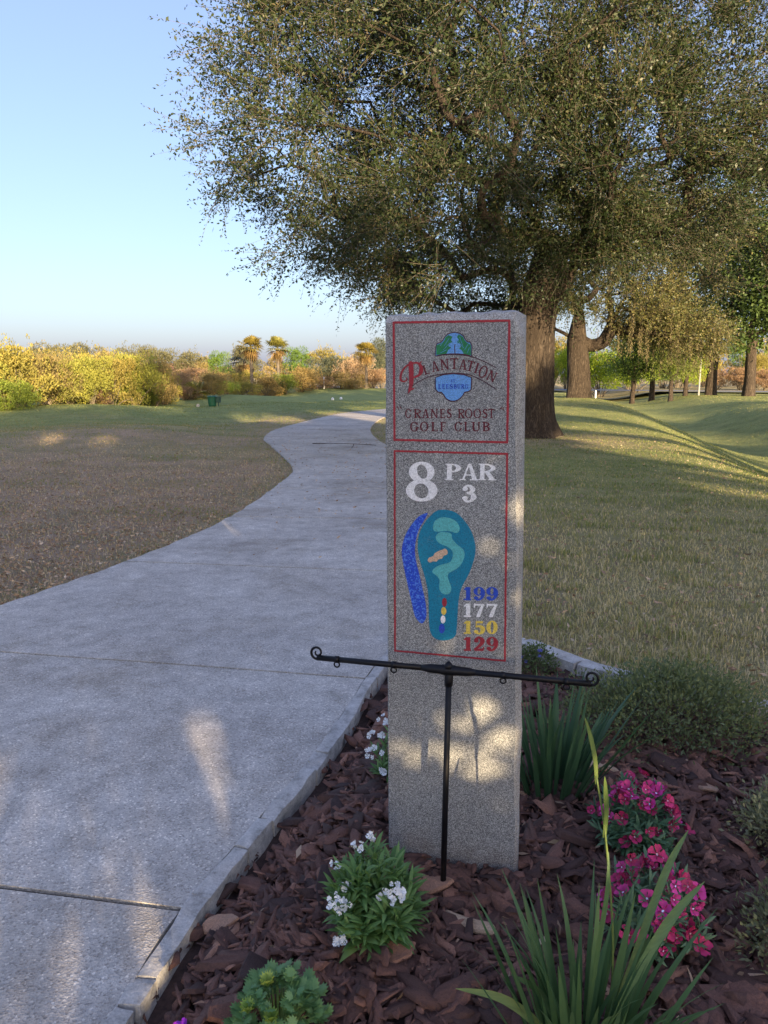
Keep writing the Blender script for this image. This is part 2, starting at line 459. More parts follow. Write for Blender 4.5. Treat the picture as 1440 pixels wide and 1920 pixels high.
# ------------------------------------------------------------------ cart path: one slab per pour
path = empty('cart_path', (0, 0, 0)); tag(path, kind='structure')
jl = [-3.6, -1, .6, 2.35, 4.07, 5.98, 8.0, 10.1, 12.3, 14.6, 17.0, 19.5, 22.0, 24.6, 27.3, 30.0, 33, 36, 40, 45, 51]
jr = [-3.6, -1.4, .1, 1.9, 3.56, 5.63, 7.8, 10.0, 12.2, 14.4, 16.6, 19.0, 21.6, 24.2, 26.9, 29.7, 33, 36, 40, 45, 51]
for i in range(len(jl) - 1):
    g = .0085 + .004 * (i >= 5)
    nr = 22; ncol = 10
    tl = np.linspace(jl[i] + g, jl[i + 1] - g, nr); tr = np.linspace(jr[i] + g, jr[i + 1] - g, nr)
    Lp = np.stack([np.interp(tl, PL[:, 1], PL[:, 0]), tl], -1); Rp = np.stack([np.interp(tr, PR[:, 1], PR[:, 0]), tr], -1)
    Lp[:, 0] += .018 * vnoise(tl * 5, tl * 3.1, 2, 1); Rp[:, 0] += .006 * vnoise(tr * 6, tr * 2, 5, 1)
    u = np.linspace(0, 1, ncol)[None, :, None]
    top = Lp[:, None] * (1 - u) + Rp[:, None] * u
    wob = .004 * vnoise(np.linspace(0, 9, ncol) + i * 5, np.zeros(ncol), 1, 1.5)
    top[0, :, 1] += wob; top[-1, :, 1] += .004 * vnoise(np.linspace(0, 9, ncol) + (i + 1) * 5, np.zeros(ncol), 1, 1.5)
    zt = .002 * vnoise(top[..., 0], top[..., 1], 0, .7)
    V = np.concatenate([top, zt[..., None]], -1)
    ring = np.concatenate([V[0], V[1:, -1], V[-1, ::-1][1:], V[::-1, 0][1:-1]])
    nV = V.reshape(-1, 3); low = ring.copy(); low[:, 2] -= .1
    rim = ring.copy()
    base = len(nV); n = len(ring)
    id2 = np.arange(nr * ncol).reshape(nr, ncol)
    f1 = np.stack([id2[:-1, :-1], id2[:-1, 1:], id2[1:, 1:], id2[1:, :-1]], -1).reshape(-1, 4)
    k = np.arange(n); k2 = (k + 1) % n
    f2 = np.stack([base + k2, base + k, base + n + k, base + n + k2], -1)
    me = mesh_np('slab', np.concatenate([nV, rim, low]), [f1, f2], mats=[M['concrete']])
    obj('slab', me, path)

# rough blocks edging the bed, along the path and round the back
def stone_mesh(L, Wd, H, seed, rough=.006, rnd=.004):
    r = np.random.default_rng(seed); bm = bmesh.new()
    bmesh.ops.create_cube(bm, size=1)
    bmesh.ops.subdivide_edges(bm, edges=bm.edges[:], cuts=4, use_grid_fill=True)
    for v in bm.verts:
        c = np.array(v.co) * [L, Wd, H]; hs = np.array([L, Wd, H]) / 2
        q = np.clip(c, -hs + rnd, hs - rnd); d = c - q; n_ = np.linalg.norm(d)
        if n_ > 1e-6: c = q + d / n_ * min(n_, rnd)
        c += rough * np.array([vnoise(c[0] * 9 + seed, c[1] * 9, c[2] * 9, 1.6), vnoise(c[0] * 9, c[1] * 9 + seed * 2, c[2] * 9, 1.6), .8 * vnoise(c[0] * 9, c[1] * 9, c[2] * 9 + seed, 1.6)])
        v.co = c
    me = bpy.data.meshes.new('kerb_stone'); bm.to_mesh(me); bm.free()
    me.materials.append(M['kerb']); me.update()
    return me

def lay_stones(name, label, line, lens, wd, ht, top, off, seed):
    root = empty(name, (0, 0, 0)); tag(root, label, 'kerb')
    seg = np.hypot(*np.diff(line, axis=0).T); s = np.concatenate([[0], np.cumsum(seg)])
    p = 0; i = 0
    while p < s[-1] - .05:
        L = lens[i % len(lens)]
        a = np.array([np.interp(p, s, line[:, j]) for j in (0, 1)]); b = np.array([np.interp(min(p + L, s[-1]), s, line[:, j]) for j in (0, 1)])
        d = b - a; ang = math.atan2(d[1], d[0]); nrm = np.array([d[1], -d[0]]) / (np.hypot(*d) + 1e-9)
        me = stone_mesh(np.hypot(*d) - .004, wd * random.uniform(.95, 1.06), ht, seed + i)
        o = obj('kerb_stone', me, root)
        c = (a + b) / 2 + nrm * off
        o.location = (c[0], c[1], top - ht / 2 + random.uniform(-.003, .003))
        o.rotation_euler = (R(random.uniform(-2, 2)), R(random.uniform(-.6, .6)), ang + R(random.uniform(-.8, .8)))
        p += L; i += 1
    return root
lay_stones('stone_kerb', 'rough pale stone kerb between the concrete path and the mulch bed', kerb_line, [.36, .13, .28, .42, .09, .31, .24, .17], .058, .12, .004, .029, 30)
lay_stones('bed_edging', 'rounded pale concrete edging at the back of the bed, right of the granite sign', BACK[:-6], [.42, .34, .38, .4], .1, .17, .075, 0, 60)

# ------------------------------------------------------------------ mulch bed
PX0, PY0 = .012, 2.15                # left front foot of the granite sign
PANG = math.atan2(-.245, .970)
def bedz(x, y):
    d = dist_line(x, y, kerb_line + [.08, 0])
    dp = dist_line(x, y, np.array([(.0, 2.2), (.4, 2.1)]))
    return -.05 + .04 * sm(0, .3, d) + .02 * np.exp(-(dp / .3) ** 2) + .012 * vnoise(x, y, 0, 2.6)
bxs = np.arange(-.8, 2.75, .03); bys = np.arange(.2, 4.15, .03)
BX, BY = np.meshgrid(bxs, bys); BZ = bedz(BX, BY) - .02
bi = np.arange(BX.size).reshape(BX.shape)
keep = inpoly(BX, BY, BED)
q = np.stack([bi[:-1, :-1], bi[:-1, 1:], bi[1:, 1:], bi[1:, :-1]], -1)
ok = (keep[:-1, :-1] | keep[:-1, 1:] | keep[1:, 1:] | keep[1:, :-1])
bed = obj('mulch_bed', mesh_np('mulch_bed', np.stack([BX, BY, BZ], -1).reshape(-1, 3), q[ok], smooth=True, mats=[M['soil']]))
tag(bed, kind='structure')

def chips(n, size, x, y, z, tilt, tint, name, kk=8, amax=4.6):
    """irregular curved bark flakes as one mesh"""
    n = len(x)
    a = np.sort(rng.uniform(0, 1, (n, kk)) * .7 + np.arange(kk) * 1.0, 1) / kk * 2 * math.pi
    asp = rng.uniform(1.2, amax, n)
    rr = rng.uniform(.5, 1.25, (n, kk))
    lx = np.cos(a) * rr * size[:, None] * np.sqrt(asp)[:, None] * .5; ly = np.sin(a) * rr * size[:, None] / np.sqrt(asp)[:, None] * .5
    curv = rng.uniform(-6, 9, n)[:, None]
    lz = curv * ly ** 2 + rng.normal(0, .06, (n, kk)) * size[:, None]
    th = (size * rng.uniform(.2, .42, n) ** 2 * 1.3)[:, None]
    top = np.stack([lx * .93, ly * .93, lz + th / 2], -1); bot = np.stack([lx, ly, lz - th / 2], -1)
    cen = np.stack([lx.mean(1), ly.mean(1), lz.mean(1) + th[:, 0] / 2 + .05 * size * rng.normal(0, 1, n)], -1)[:, None]
    P = np.concatenate([top, bot, cen], 1)
    yaw = rng.uniform(0, 6.28, n); tx = rng.normal(0, 1, n) * tilt; ty = rng.normal(0, 1, n) * tilt
    cy, sy = np.cos(yaw), np.sin(yaw); cx, sx_ = np.cos(tx), np.sin(tx); c2, s2 = np.cos(ty), np.sin(ty)
    X, Y, Z = P[..., 0], P[..., 1], P[..., 2]
    Y, Z = Y * cx[:, None] - Z * sx_[:, None], Y * sx_[:, None] + Z * cx[:, None]
    X, Z = X * c2[:, None] + Z * s2[:, None], -X * s2[:, None] + Z * c2[:, None]
    X, Y = X * cy[:, None] - Y * sy[:, None], X * sy[:, None] + Y * cy[:, None]
    P = np.stack([X + x[:, None], Y + y[:, None], Z + z[:, None]], -1)
    m_ = 2 * kk + 1; b = (np.arange(n) * m_)[:, None]; k = np.arange(kk); k2 = (k + 1) % kk
    ft = np.stack([b + k, b + k2, np.broadcast_to(b + 2 * kk, (n, kk))], -1).reshape(-1, 3)
    fs = np.stack([b + k2, b + k, b + kk + k, b + kk + k2], -1).reshape(-1, 4)
    return mesh_np(name, P.reshape(-1, 3), [ft, fs], tint=np.concatenate([np.repeat(tint, kk), np.repeat(tint, kk)]), mats=[M['mulch']])

def scatter_bed(n, ymax=4.1):
    x = rng.uniform(-.75, 2.6, n * 3); y = .9 + (ymax - .9) * rng.uniform(0, 1, n * 3) ** 1.25
    k = inpoly(x, y, BED) & (np.abs(x) < .62 * y + .25) & (dist_line(x, y, kerb_line + [.08, 0]) > .035) & (dist_line(x, y, BACK) > .06)
    lx = (x - PX0) * math.cos(PANG) + (y - PY0) * math.sin(PANG); ly = -(x - PX0) * math.sin(PANG) + (y - PY0) * math.cos(PANG)
    k &= ~((lx > -.01) & (lx < .42) & (ly > -.004) & (ly < .13))
    return x[k][:n], y[k][:n]
x, y = scatter_bed(12500); n = len(x)
size = np.clip(rng.lognormal(math.log(.038), .55, n), .012, .11)
me = chips(n, size, x, y, bedz(x, y) - .012 + rng.uniform(0, .028, n), .28, np.clip(rng.beta(2, 3.2, n), 0, .97), 'bark_mulch')
tag(obj('bark_mulch', me), 'dark reddish brown bark chips covering the flower bed', 'mulch', kind='stuff')
# shredded fibres between the chips
x, y = scatter_bed(6500); n = len(x)
me = chips(n, rng.uniform(.012, .042, n), x, y, bedz(x, y) + rng.uniform(.0, .018, n), .35, np.clip(rng.beta(2, 2, n), 0, 1), 'mulch_fibres', 4, 9)
tag(obj('mulch_fibres', me), 'thin shredded bark fibres lying between the bark chips', 'mulch', kind='stuff')

# single big chips that stand out in the bed
def big_chip(label, x, y, size, tint, yaw, dz=.02, asp=1.8, seed=0):
    r = np.random.default_rng(seed); kk = 9; bm = bmesh.new()
    a = (np.arange(kk) + r.uniform(0, .5, kk)) / kk * 2 * math.pi; rr = r.uniform(.75, 1.1, kk)
    rings = []
    for s_, zz in ((.94, .5), (1, 0), (.9, -.5)):
        rings.append([bm.verts.new((math.cos(a[i]) * rr[i] * size * math.sqrt(asp) / 2 * s_, math.sin(a[i]) * rr[i] * size / math.sqrt(asp) / 2 * s_,
                      zz * size * .14 + size * .07 * math.sin(a[i] * 2 + seed))) for i in range(kk)])
    c = bm.verts.new((0, 0, size * .11))
    for i in range(kk):
        j = (i + 1) % kk
        bm.faces.new((rings[0][i], rings[0][j], c))
        for q_ in (0, 1): bm.faces.new((rings[q_][j], rings[q_][i], rings[q_ + 1][i], rings[q_ + 1][j]))
    me = bpy.data.meshes.new('bark_chip'); bm.to_mesh(me); bm.free(); me.materials.append(M['mulch'])
    at = me.attributes.new('tint', 'FLOAT', 'FACE'); at.data.foreach_set('value', [tint] * len(me.polygons))
    o = obj('bark_chip', me); o.location = (x, y, float(bedz(x, y)) + dz)
    o.rotation_euler = (R(r.uniform(-14, 14)), R(r.uniform(-14, 14)), R(yaw))
    tag(o, label, 'bark chip', 'big single bark chips')
big_chip('long pale split wood chip right of the metal post foot', .245, 1.83, .1, 1.0, -35, asp=3.4, seed=1)
big_chip('large reddish bark slab against the foot of the metal post', .135, 2.0, .12, .88, -20, .015, seed=2)
big_chip('big red brown bark chip lying by the kerb left of the white flowers', -.46, 1.87, .085, .9, 20, seed=3)
big_chip('rusty orange bark chip in front of the right hand green shrub', .84, 2.68, .11, .98, -22, .015, 2.6, seed=4)
big_chip('flat maroon bark chip in front of the white flowering plant', .02, 1.70, .1, .86, 15, seed=5)
big_chip('broad dark bark slab between the iris and the right frame edge', .86, 1.56, .14, .55, -30, seed=6)
big_chip('dull red bark lump beside the grey green shrub at the right', 1.19, 2.52, .09, .92, 60, .02, 1.3, seed=7)
big_chip('long dark bark slab left of the leafy seedling', -.36, 1.56, .12, .5, 25, seed=8)

# ------------------------------------------------------------------ carved and painted lettering
class Field:
    def __init__(s, w, h, res=44, pad=.12):
        s.dx = 1.0 / res
        s.x = np.arange(-pad, w + pad + s.dx, s.dx); s.y = np.arange(-pad, h + pad + s.dx, s.dx)
        s.X, s.Y = np.meshgrid(s.x, s.y); s.d = np.full(s.X.shape, 1e3)
    def U(s, d): s.d = np.minimum(s.d, d); return s
    def S(s, d): s.d = np.maximum(s.d, -d); return s
    def poly(s, P):
        P = np.asarray(P, float); n = len(P); d = np.full(s.X.shape, 1e9); sg = np.ones(s.X.shape)
        for i in range(n):
            a, b = P[i], P[i - 1]; e = b - a; wx, wy = s.X - a[0], s.Y - a[1]
            t = np.clip((wx * e[0] + wy * e[1]) / (e @ e + 1e-12), 0, 1)
            d = np.minimum(d, (wx - t * e[0]) ** 2 + (wy - t * e[1]) ** 2)
            c1 = s.Y >= a[1]; c2 = s.Y < b[1]; c3 = e[0] * wy > e[1] * wx
            sg = np.where((c1 & c2 & c3) | (~c1 & ~c2 & ~c3), -sg, sg)
        return sg * np.sqrt(d)
    def box(s, x0, y0, x1, y1): return s.poly([(x0, y0), (x1, y0), (x1, y1), (x0, y1)])
    def ell(s, cx, cy, rx, ry, rot=0):
        c, n = math.cos(rot), math.sin(rot); x, y = s.X - cx, s.Y - cy; x, y = x * c + y * n, -x * n + y * c
        return (np.sqrt((x / rx) ** 2 + (y / ry) ** 2) - 1) * min(rx, ry)
    def stroke(s, pts, rad, k=6):
        P = catmull(pts, k); r = np.interp(np.linspace(0, 1, len(P)), np.linspace(0, 1, len(rad)), rad); d = np.full(s.X.shape, 1e9)
        for i in range(len(P) - 1):
            a, b = P[i], P[i + 1]; e = b - a; wx, wy = s.X - a[0], s.Y - a[1]
            t = np.clip((wx * e[0] + wy * e[1]) / (e @ e + 1e-12), 0, 1)
            d = np.minimum(d, np.hypot(wx - t * e[0], wy - t * e[1]) - (r[i] + t * (r[i + 1] - r[i])))
        return d
    def polys(s):
        D = s.d; out = []; ins = D < 0; ny_, nx_ = D.shape
        for j in range(ny_ - 1):
            run = None
            for i in range(nx_ - 1):
                c = (ins[j, i], ins[j, i + 1], ins[j + 1, i + 1], ins[j + 1, i])
                if all(c):
                    if run is None: run = i
                    continue
                if run is not None:
                    out.append([(s.x[run], s.y[j]), (s.x[i], s.y[j]), (s.x[i], s.y[j + 1]), (s.x[run], s.y[j + 1])]); run = None
                if any(c):
                    P = [(s.x[i], s.y[j]), (s.x[i + 1], s.y[j]), (s.x[i + 1], s.y[j + 1]), (s.x[i], s.y[j + 1])]
                    v = (D[j, i], D[j, i + 1], D[j + 1, i + 1], D[j + 1, i]); q = []
                    for k in range(4):
                        k2 = (k + 1) % 4
                        if v[k] < 0: q.append(P[k])
                        if (v[k] < 0) != (v[k2] < 0):
                            t = v[k] / (v[k] - v[k2]); q.append((P[k][0] + t * (P[k2][0] - P[k][0]), P[k][1] + t * (P[k2][1] - P[k][1])))
                    if len(q) > 2: out.append(q)
            if run is not None: out.append([(s.x[run], s.y[j]), (s.x[nx_ - 1], s.y[j]), (s.x[nx_ - 1], s.y[j + 1]), (s.x[run], s.y[j + 1])])
        return out

def glyph(ch, W=.15, h=.05):
    """serif capitals and old-style numerals, cap height 1; returns (polygons, width)"""
    wd = {'I': .36, 'L': .62, 'A': .84, 'N': .9, 'T': .74, 'O': .86, 'C': .78, 'G': .86, 'E': .66, 'F': .62, 'B': .7, 'P': .68, 'R': .78, 'S': .58, 'U': .84,
          '1': .5, '2': .64, '3': .64, '5': .64, '7': .64, '8': .72, '9': .66, '0': .66}[ch]
    f = Field(wd, 1); b = f.box
    sx = .07
    def stem(x, y0=0, y1=1, w=W, ser=True):
        f.U(b(x, y0, x + w, y1))
        if ser:
            for yy in (y0, y1 - h): f.U(b(x - sx, yy, x + w + sx, yy + h))
    if ch == 'I': stem(wd / 2 - W / 2)
    elif ch == 'L': stem(.1); f.U(b(.1, 0, wd, h * 1.1)); f.U(f.poly([(wd - .1, 0), (wd, 0), (wd, .28), (wd - .04, .28)]))
    elif ch in 'EF':
        stem(.1); f.U(b(.1, 1 - h * 1.1, wd - .04, 1)); f.U(b(.1, .5, wd * .72, .5 + h)); f.U(b(wd * .68, .4, wd * .68 + .05, .66))
        f.U(f.poly([(wd - .1, 1), (wd - .03, 1), (wd - .03, .74), (wd - .07, .74)]))
        if ch == 'E': f.U(b(.1, 0, wd, h * 1.1)); f.U(f.poly([(wd - .1, 0), (wd, 0), (wd, .28), (wd - .04, .28)]))
    elif ch == 'T':
        stem(wd / 2 - W / 2); f.U(b(.02, 1 - h * 1.2, wd - .02, 1))
        f.U(f.poly([(.0, .74), (.04, .74), (.12, 1), (.0, 1)])); f.U(f.poly([(wd, .74), (wd - .04, .74), (wd - .12, 1), (wd, 1)]))
    elif ch == 'A':
        c = wd / 2
        f.U(f.poly([(c - .05, 1), (c + .09, 1), (wd - .04, 0), (wd - .04 - W * 1.1, 0)]))
        f.U(f.poly([(c - .05, 1), (c + .03, 1), (.12 + h, 0), (.12 - h * .3, 0)]))
        f.U(b(.22, .28, wd - .2, .28 + h)); f.U(b(0, 0, .28, h)); f.U(b(wd - .38, 0, wd, h))
    elif ch == 'N':
        f.U(b(.1, 0, .1 + h * 1.3, 1)); f.U(b(wd - .1 - h * 1.3, 0, wd - .1, 1))
        f.U(f.poly([(.04, 1), (.1 + W, 1), (wd - .1, .0), (wd - .12 - W * .6, .0)]))
        f.U(b(0, 0, .28, h)); f.U(b(0, 1 - h, .2, 1)); f.U(b(wd - .28, 1 - h, wd, 1))
    elif ch in 'OCG':
        f.U(f.ell(wd / 2, .5, wd / 2, .52)); f.S(f.ell(wd / 2, .5, wd / 2 - W, .52 - h))
        if ch != 'O':
            f.S(f.poly([(wd * .52, .5), (wd + .2, .16 if ch == 'C' else .45), (wd + .2, .8), (wd * .8, .7)]))
            f.U(f.poly([(wd - .06, 1), (wd - .01, 1), (wd - .01, .68), (wd - .06, .68)]))
            if ch == 'G': f.U(b(wd - .1 - W, .04, wd - .1, .42)); f.U(b(wd - .32, .42 - h, wd + .04, .42))
    elif ch in 'PRB':
        stem(.1); rx = wd - .1 - W
        top = Field(wd, 1); top.U(top.ell(.1 + W, .74, rx, .26)); top.S(top.ell(.1 + W * .8, .74, rx - W * .85, .26 - h)); top.S(top.box(-1, -1, .1 + W * .5, 2))
        f.U(top.d)
        if ch == 'R':
            f.U(f.poly([(.1 + W, .5), (.14 + W * 1.9, .5), (wd + .02, 0), (wd - W * 1.1, 0)])); f.U(b(wd - .3, 0, wd + .06, h))
        if ch == 'B':
            lo = Field(wd, 1); lo.U(lo.ell(.1 + W, .27, rx + .03, .275)); lo.S(lo.ell(.1 + W * .8, .27, rx + .03 - W * .85, .275 - h)); lo.S(lo.box(-1, -1, .1 + W * .5, 2)); f.U(lo.d)
    elif ch == 'S':
        f.U(f.stroke([(wd - .08, .78), (wd - .16, .93), (.3, .96), (.1, .8), (.16, .62), (.42, .45), (.5, .25), (.34, .05), (.12, .08), (.05, .24)], [h * .6, h * .6, h * .7, W * .42, W * .55, W * .62, W * .5, h * .7, h * .6, h * .6]))
        f.U(b(.02, .02, .06, .28)); f.U(b(wd - .09, .72, wd - .05, .98))
    elif ch == 'U':
        f.U(b(.1, .3, .1 + W, 1)); f.U(b(wd - .1 - h * 1.4, .3, wd - .1, 1)); f.U(b(0, 1 - h, .1 + W + .08, 1)); f.U(b(wd - .26, 1 - h, wd, 1))
        g = Field(wd, 1); g.U(g.ell(wd / 2, .3, wd / 2 - .1, .32)); g.S(g.ell(wd / 2 + W * .25, .32, wd / 2 - .1 - W * .7, .3 - h)); g.S(g.box(-1, .3, 2, 2)); f.U(g.d)
    elif ch == '1':
        stem(.17, 0, 1, W * 1.05, False); f.U(b(.04, 0, .47, h * 1.3)); f.U(f.poly([(.17, 1), (.2, .8), (.03, .76), (.03, .83)]))
    elif ch == '8':
        f.U(f.ell(.36, .74, .29, .265)); f.U(f.ell(.36, .27, .355, .285))
        f.S(f.ell(.37, .75, .29 - W * .95, .185, .25)); f.S(f.ell(.35, .26, .34 - W * .95, .19, .25))
    elif ch == '3':
        f.U(f.stroke([(.13, .77), (.2, .93), (.36, .955), (.5, .76), (.42, .58), (.26, .53)], [W * .5, h * .8, h * .8, W * .55, W * .4, h * .7]))
        f.U(f.stroke([(.26, .53), (.46, .48), (.54, .28), (.4, .05), (.2, .05), (.12, .22)], [h * .7, W * .4, W * .6, h * .8, h * .8, W * .5])); f.U(f.ell(.15, .78, W * .55, W * .55)); f.U(f.ell(.14, .22, W * .58, W * .58))
    elif ch == '9':
        f.U(f.ell(.32, .68, .31, .33)); f.S(f.ell(.32, .68, .31 - W * .95, .26))
        f.U(f.stroke([(.56, .7), (.56, .4), (.44, .12), (.26, .03), (.13, .12)], [W * .42, W * .42, W * .32, h * .7, h * .8])); f.U(f.ell(.16, .17, W * .55, W * .55))
    elif ch == '0':
        f.U(f.ell(.33, .5, .31, .51)); f.S(f.ell(.33, .5, .31 - W, .43))
    elif ch == '7':
        f.U(b(.06, .84, .6, .98)); f.U(f.poly([(.02, .68), (.08, .68), (.12, .98), (.02, 1)])); f.U(f.poly([(.46, .92), (.6, .98), (.38, 0), (.16, 0), (.26, .4)]))
    elif ch == '5':
        f.U(f.poly([(.13, .5), (.18, .5), (.19, .98), (.13, .98)])); f.U(f.poly([(.13, .98), (.54, .98), (.5, .8), (.16, .82)]))
        f.U(f.stroke([(.16, .54), (.34, .6), (.52, .44), (.5, .16), (.32, .02), (.13, .12)], [h * .6, h, W * .55, W * .5, h * .7, h * .8])); f.U(f.ell(.16, .18, W * .55, W * .55))
    elif ch == '2':
        f.U(f.stroke([(.14, .72), (.2, .93), (.38, .95), (.5, .72), (.38, .42), (.1, .12)], [W * .5, h * .8, h * .9, W * .58, W * .42, h * .7])); f.U(f.ell(.16, .72, W * .55, W * .55))
        f.U(f.poly([(.05, 0), (.58, 0), (.62, .3), (.55, .3), (.5, .17), (.12, .17)]))
    return f.polys(), wd

def homog(H):
    a, b, c, d, e, f, g, h = H
    def m(x, y):
        w_ = g * x + h * y + 1; return ((a * x + b * y + c) / w_ / 1000, (d * x + e * y + f) / w_ / 1000)
    return m
# drawing sheets of the two carved panels -> metres on the stone face
UP = homog([0.234383, 0.000187086, 18.3978, 0.0399022, -0.252562, 1640.11, 2.65998e-05, -1.90722e-05])
LO = homog([0.35587, 0.000342242, -44.185, 0.0608118, -0.383071, 1311.15, 4.05385e-05, -2.87482e-05])

sign = empty('golf_hole_sign', (PX0, PY0, 0), PANG)
tag(sign, 'speckled grey granite pillar sign for golf hole 8, par 3', 'sign')

def face_mesh(name, polys, mapf, m, dy=-.0012):
    V = []; F = []
    for p in polys:
        q = [mapf(*c) for c in p]; b_ = len(V); V += [(s_, dy, z_) for s_, z_ in q]; F.append(tuple(range(b_, b_ + len(q))))
    me = bpy.data.meshes.new(name); me.from_pydata(V, [], F); me.materials.append(m); me.update()
    return obj(name, me, sign)

def put(ch, mapf, x0, x1, ytop, ybase, m, rot=0, W=.15, h=.05, name='letter'):
    """glyph into the drawing box x0..x1, ytop..ybase (y down), turned about its centre"""
    P, wd = glyph(ch, W, h); cx, cy = (x0 + x1) / 2, (ytop + ybase) / 2; c, s_ = math.cos(R(rot)), math.sin(R(rot))
    def g(u, v):
        X = x0 + u / wd * (x1 - x0) - cx; Y = ybase - v * (ybase - ytop) - cy
        return mapf(cx + X * c - Y * s_, cy + X * s_ + Y * c)
    return face_mesh(name, P, g, m)

def shape(name, pts, mapf, m, dy, smooth=0):
    P = catmull(pts, smooth, True) if smooth else np.array(pts, float)
    q = [mapf(*c) for c in P]; bm = bmesh.new()
    vs = [bm.verts.new((s_, dy, z_)) for s_, z_ in q]
    es = [bm.edges.new((vs[i], vs[(i + 1) % len(vs)])) for i in range(len(vs))]
    bmesh.ops.triangle_fill(bm, use_beauty=True, edges=es)
    me = bpy.data.meshes.new(name); bm.to_mesh(me); bm.free(); me.materials.append(m); me.update()
    return obj(name, me, sign)

def line_part(name, pts, wd, mapf, m, dy=-.0012, closed=False, taper=None):
    P = np.array(pts, float)
    n = len(P); T = np.roll(P, -1, 0) - np.roll(P, 1, 0) if closed else np.gradient(P, axis=0)
    N_ = np.stack([-T[:, 1], T[:, 0]], -1); N_ /= np.linalg.norm(N_, axis=1)[:, None] + 1e-9
    hw = (np.full(n, wd) if taper is None else wd * np.asarray(taper))[:, None] / 2
    A = P + N_ * hw; B = P - N_ * hw; V = []; F = []
    for p in np.concatenate([A, B]): s_, z_ = mapf(*p); V.append((s_, dy, z_))
    for i in range(n if closed else n - 1):
        j = (i + 1) % n; F.append((i, j, n + j, n + i))
    me = bpy.data.meshes.new(name); me.from_pydata(V, [], F); me.materials.append(m); me.update()
    return obj(name, me, sign)

# the stone: flat front, rock-pitched right edge and top, irregular back
def build_stone():
    nz = 90; zz = np.concatenate([np.linspace(-.18, 1.648, nz), [1.660, 1.668]])
    cols = 14; V = []; F = []; mi = []
    def sl(z): return -.0124 * z / 1.677
    def so(z): return .4085 - .0318 * z / 1.677
    def sf(z): return so(z) - .012 - .012 * sm(.5, 1.6, z)
    nrow = len(zz); ncol = cols + 4
    for r_i, z in enumerate(zz):
        topk = max(0, (z - 1.648) / .02)
        a = float(sl(z) + .0025 * vnoise(z * 14, 1, 0, 1) * .6); b_ = float(sf(z) + .0035 * vnoise(z * 12, 4, 0, 1)); c = float(so(z) + .006 * vnoise(z * 9, 7, 0, 1) + .003 * vnoise(z * 30, 2, 0, 1))
        if z > 1.6: c -= .018 * float(sm(1.6, 1.668, z)) ; b_ -= .01 * float(sm(1.61, 1.668, z))
        row = [(a, .02), (a + .003, .003)] + [(a + .006 + (b_ - a - .006) * k / (cols - 1), 0.0) for k in range(cols)] + [((b_ + c) / 2, .01 + .004 * float(vnoise(z * 20, 3, 0, 1))), (c, .03)]
        for s_, y_ in row:
            zt = z + (0.006 * float(vnoise(s_ * 25, 3, 1, 1)) + .004 * float(vnoise(s_ * 70, 9, 1, 1)) if topk > 0 else 0)
            V.append((s_, y_ + .016 * topk, zt))
    for r_i in range(nrow - 1):
        for k in range(ncol - 1):
            F.append((r_i * ncol + k, r_i * ncol + k + 1, (r_i + 1) * ncol + k + 1, (r_i + 1) * ncol + k))
            mi.append(1 if (k >= ncol - 3 or r_i >= nz - 1) else 0)
    b0 = len(V)
    for r_i, z in enumerate(zz):
        V.append((float(sl(z)), .115 + .006 * float(vnoise(z * 8, 2, 0, 1)), z)); V.append((float(so(z)) - .004, .115 + .006 * float(vnoise(z * 8, 5, 0, 1)), z))
    for r_i in range(nrow - 1):
        F.append((b0 + r_i * 2, r_i * ncol, (r_i + 1) * ncol, b0 + r_i * 2 + 2)); mi.append(0)
        F.append((r_i * ncol + ncol - 1, b0 + r_i * 2 + 1, b0 + r_i * 2 + 3, (r_i + 1) * ncol + ncol - 1)); mi.append(1)
        F.append((b0 + r_i * 2 + 1, b0 + r_i * 2, b0 + r_i * 2 + 2, b0 + r_i * 2 + 3)); mi.append(0)
    t0 = (nrow - 1) * ncol
    mid = len(V)
    for k in range(ncol):
        p = V[t0 + k]; V.append((p[0] * .98 + .004, .06, p[2] + .008 + .003 * float(vnoise(p[0] * 60, 5, 2, 1))))
    for k in range(ncol - 1): F.append((t0 + k, t0 + k + 1, mid + k + 1, mid + k)); mi.append(1)
    e0 = b0 + (nrow - 1) * 2
    F.append(tuple([mid + k for k in range(ncol)] + [e0 + 1, e0])); mi.append(1)
    F.append((t0, mid, e0)); mi.append(1); F.append((mid + ncol - 1, t0 + ncol - 1, e0 + 1)); mi.append(1)
    me = bpy.data.meshes.new('granite_slab'); me.from_pydata(V, [], F)
    me.materials.append(M['granite']); me.materials.append(M['granite_rough']); me.polygons.foreach_set('material_index', mi); me.update()
    return obj('granite_slab', me, sign)
build_stone()

def border(z0, z1, sl0, sr0, sl1, sr1, wd=.0062):
    # z0 top, z1 bottom; left and right positions at top and at bottom
    idm = lambda x, y: (x, y); e = wd / 2
    def wob(a, b, n=40):
        p = np.linspace(a, b, n); k = np.linspace(0, 20, n); d = np.array(b) - np.array(a); nr = np.array([-d[1], d[0]]) / np.hypot(*d)
        return p + nr * (.0006 * vnoise(k * 3, a[0] * 50, 0, 1))[:, None]
    for a, b in (((sl0 - e, z0), (sr0 + e, z0)), ((sl1 - e, z1), (sr1 + e, z1)), ((sl0, z0 - e), (sl1, z1 + e)), ((sr0, z0 - e), (sr1, z1 + e))):
        line_part('border_line', wob(a, b), wd, idm, M['p_red'], -.001)
border(1.6475, 1.3205, .0155, .3355, .0190, .3390)
border(1.2885, .6845, .0193, .3400, .0224, .3512, .0056)

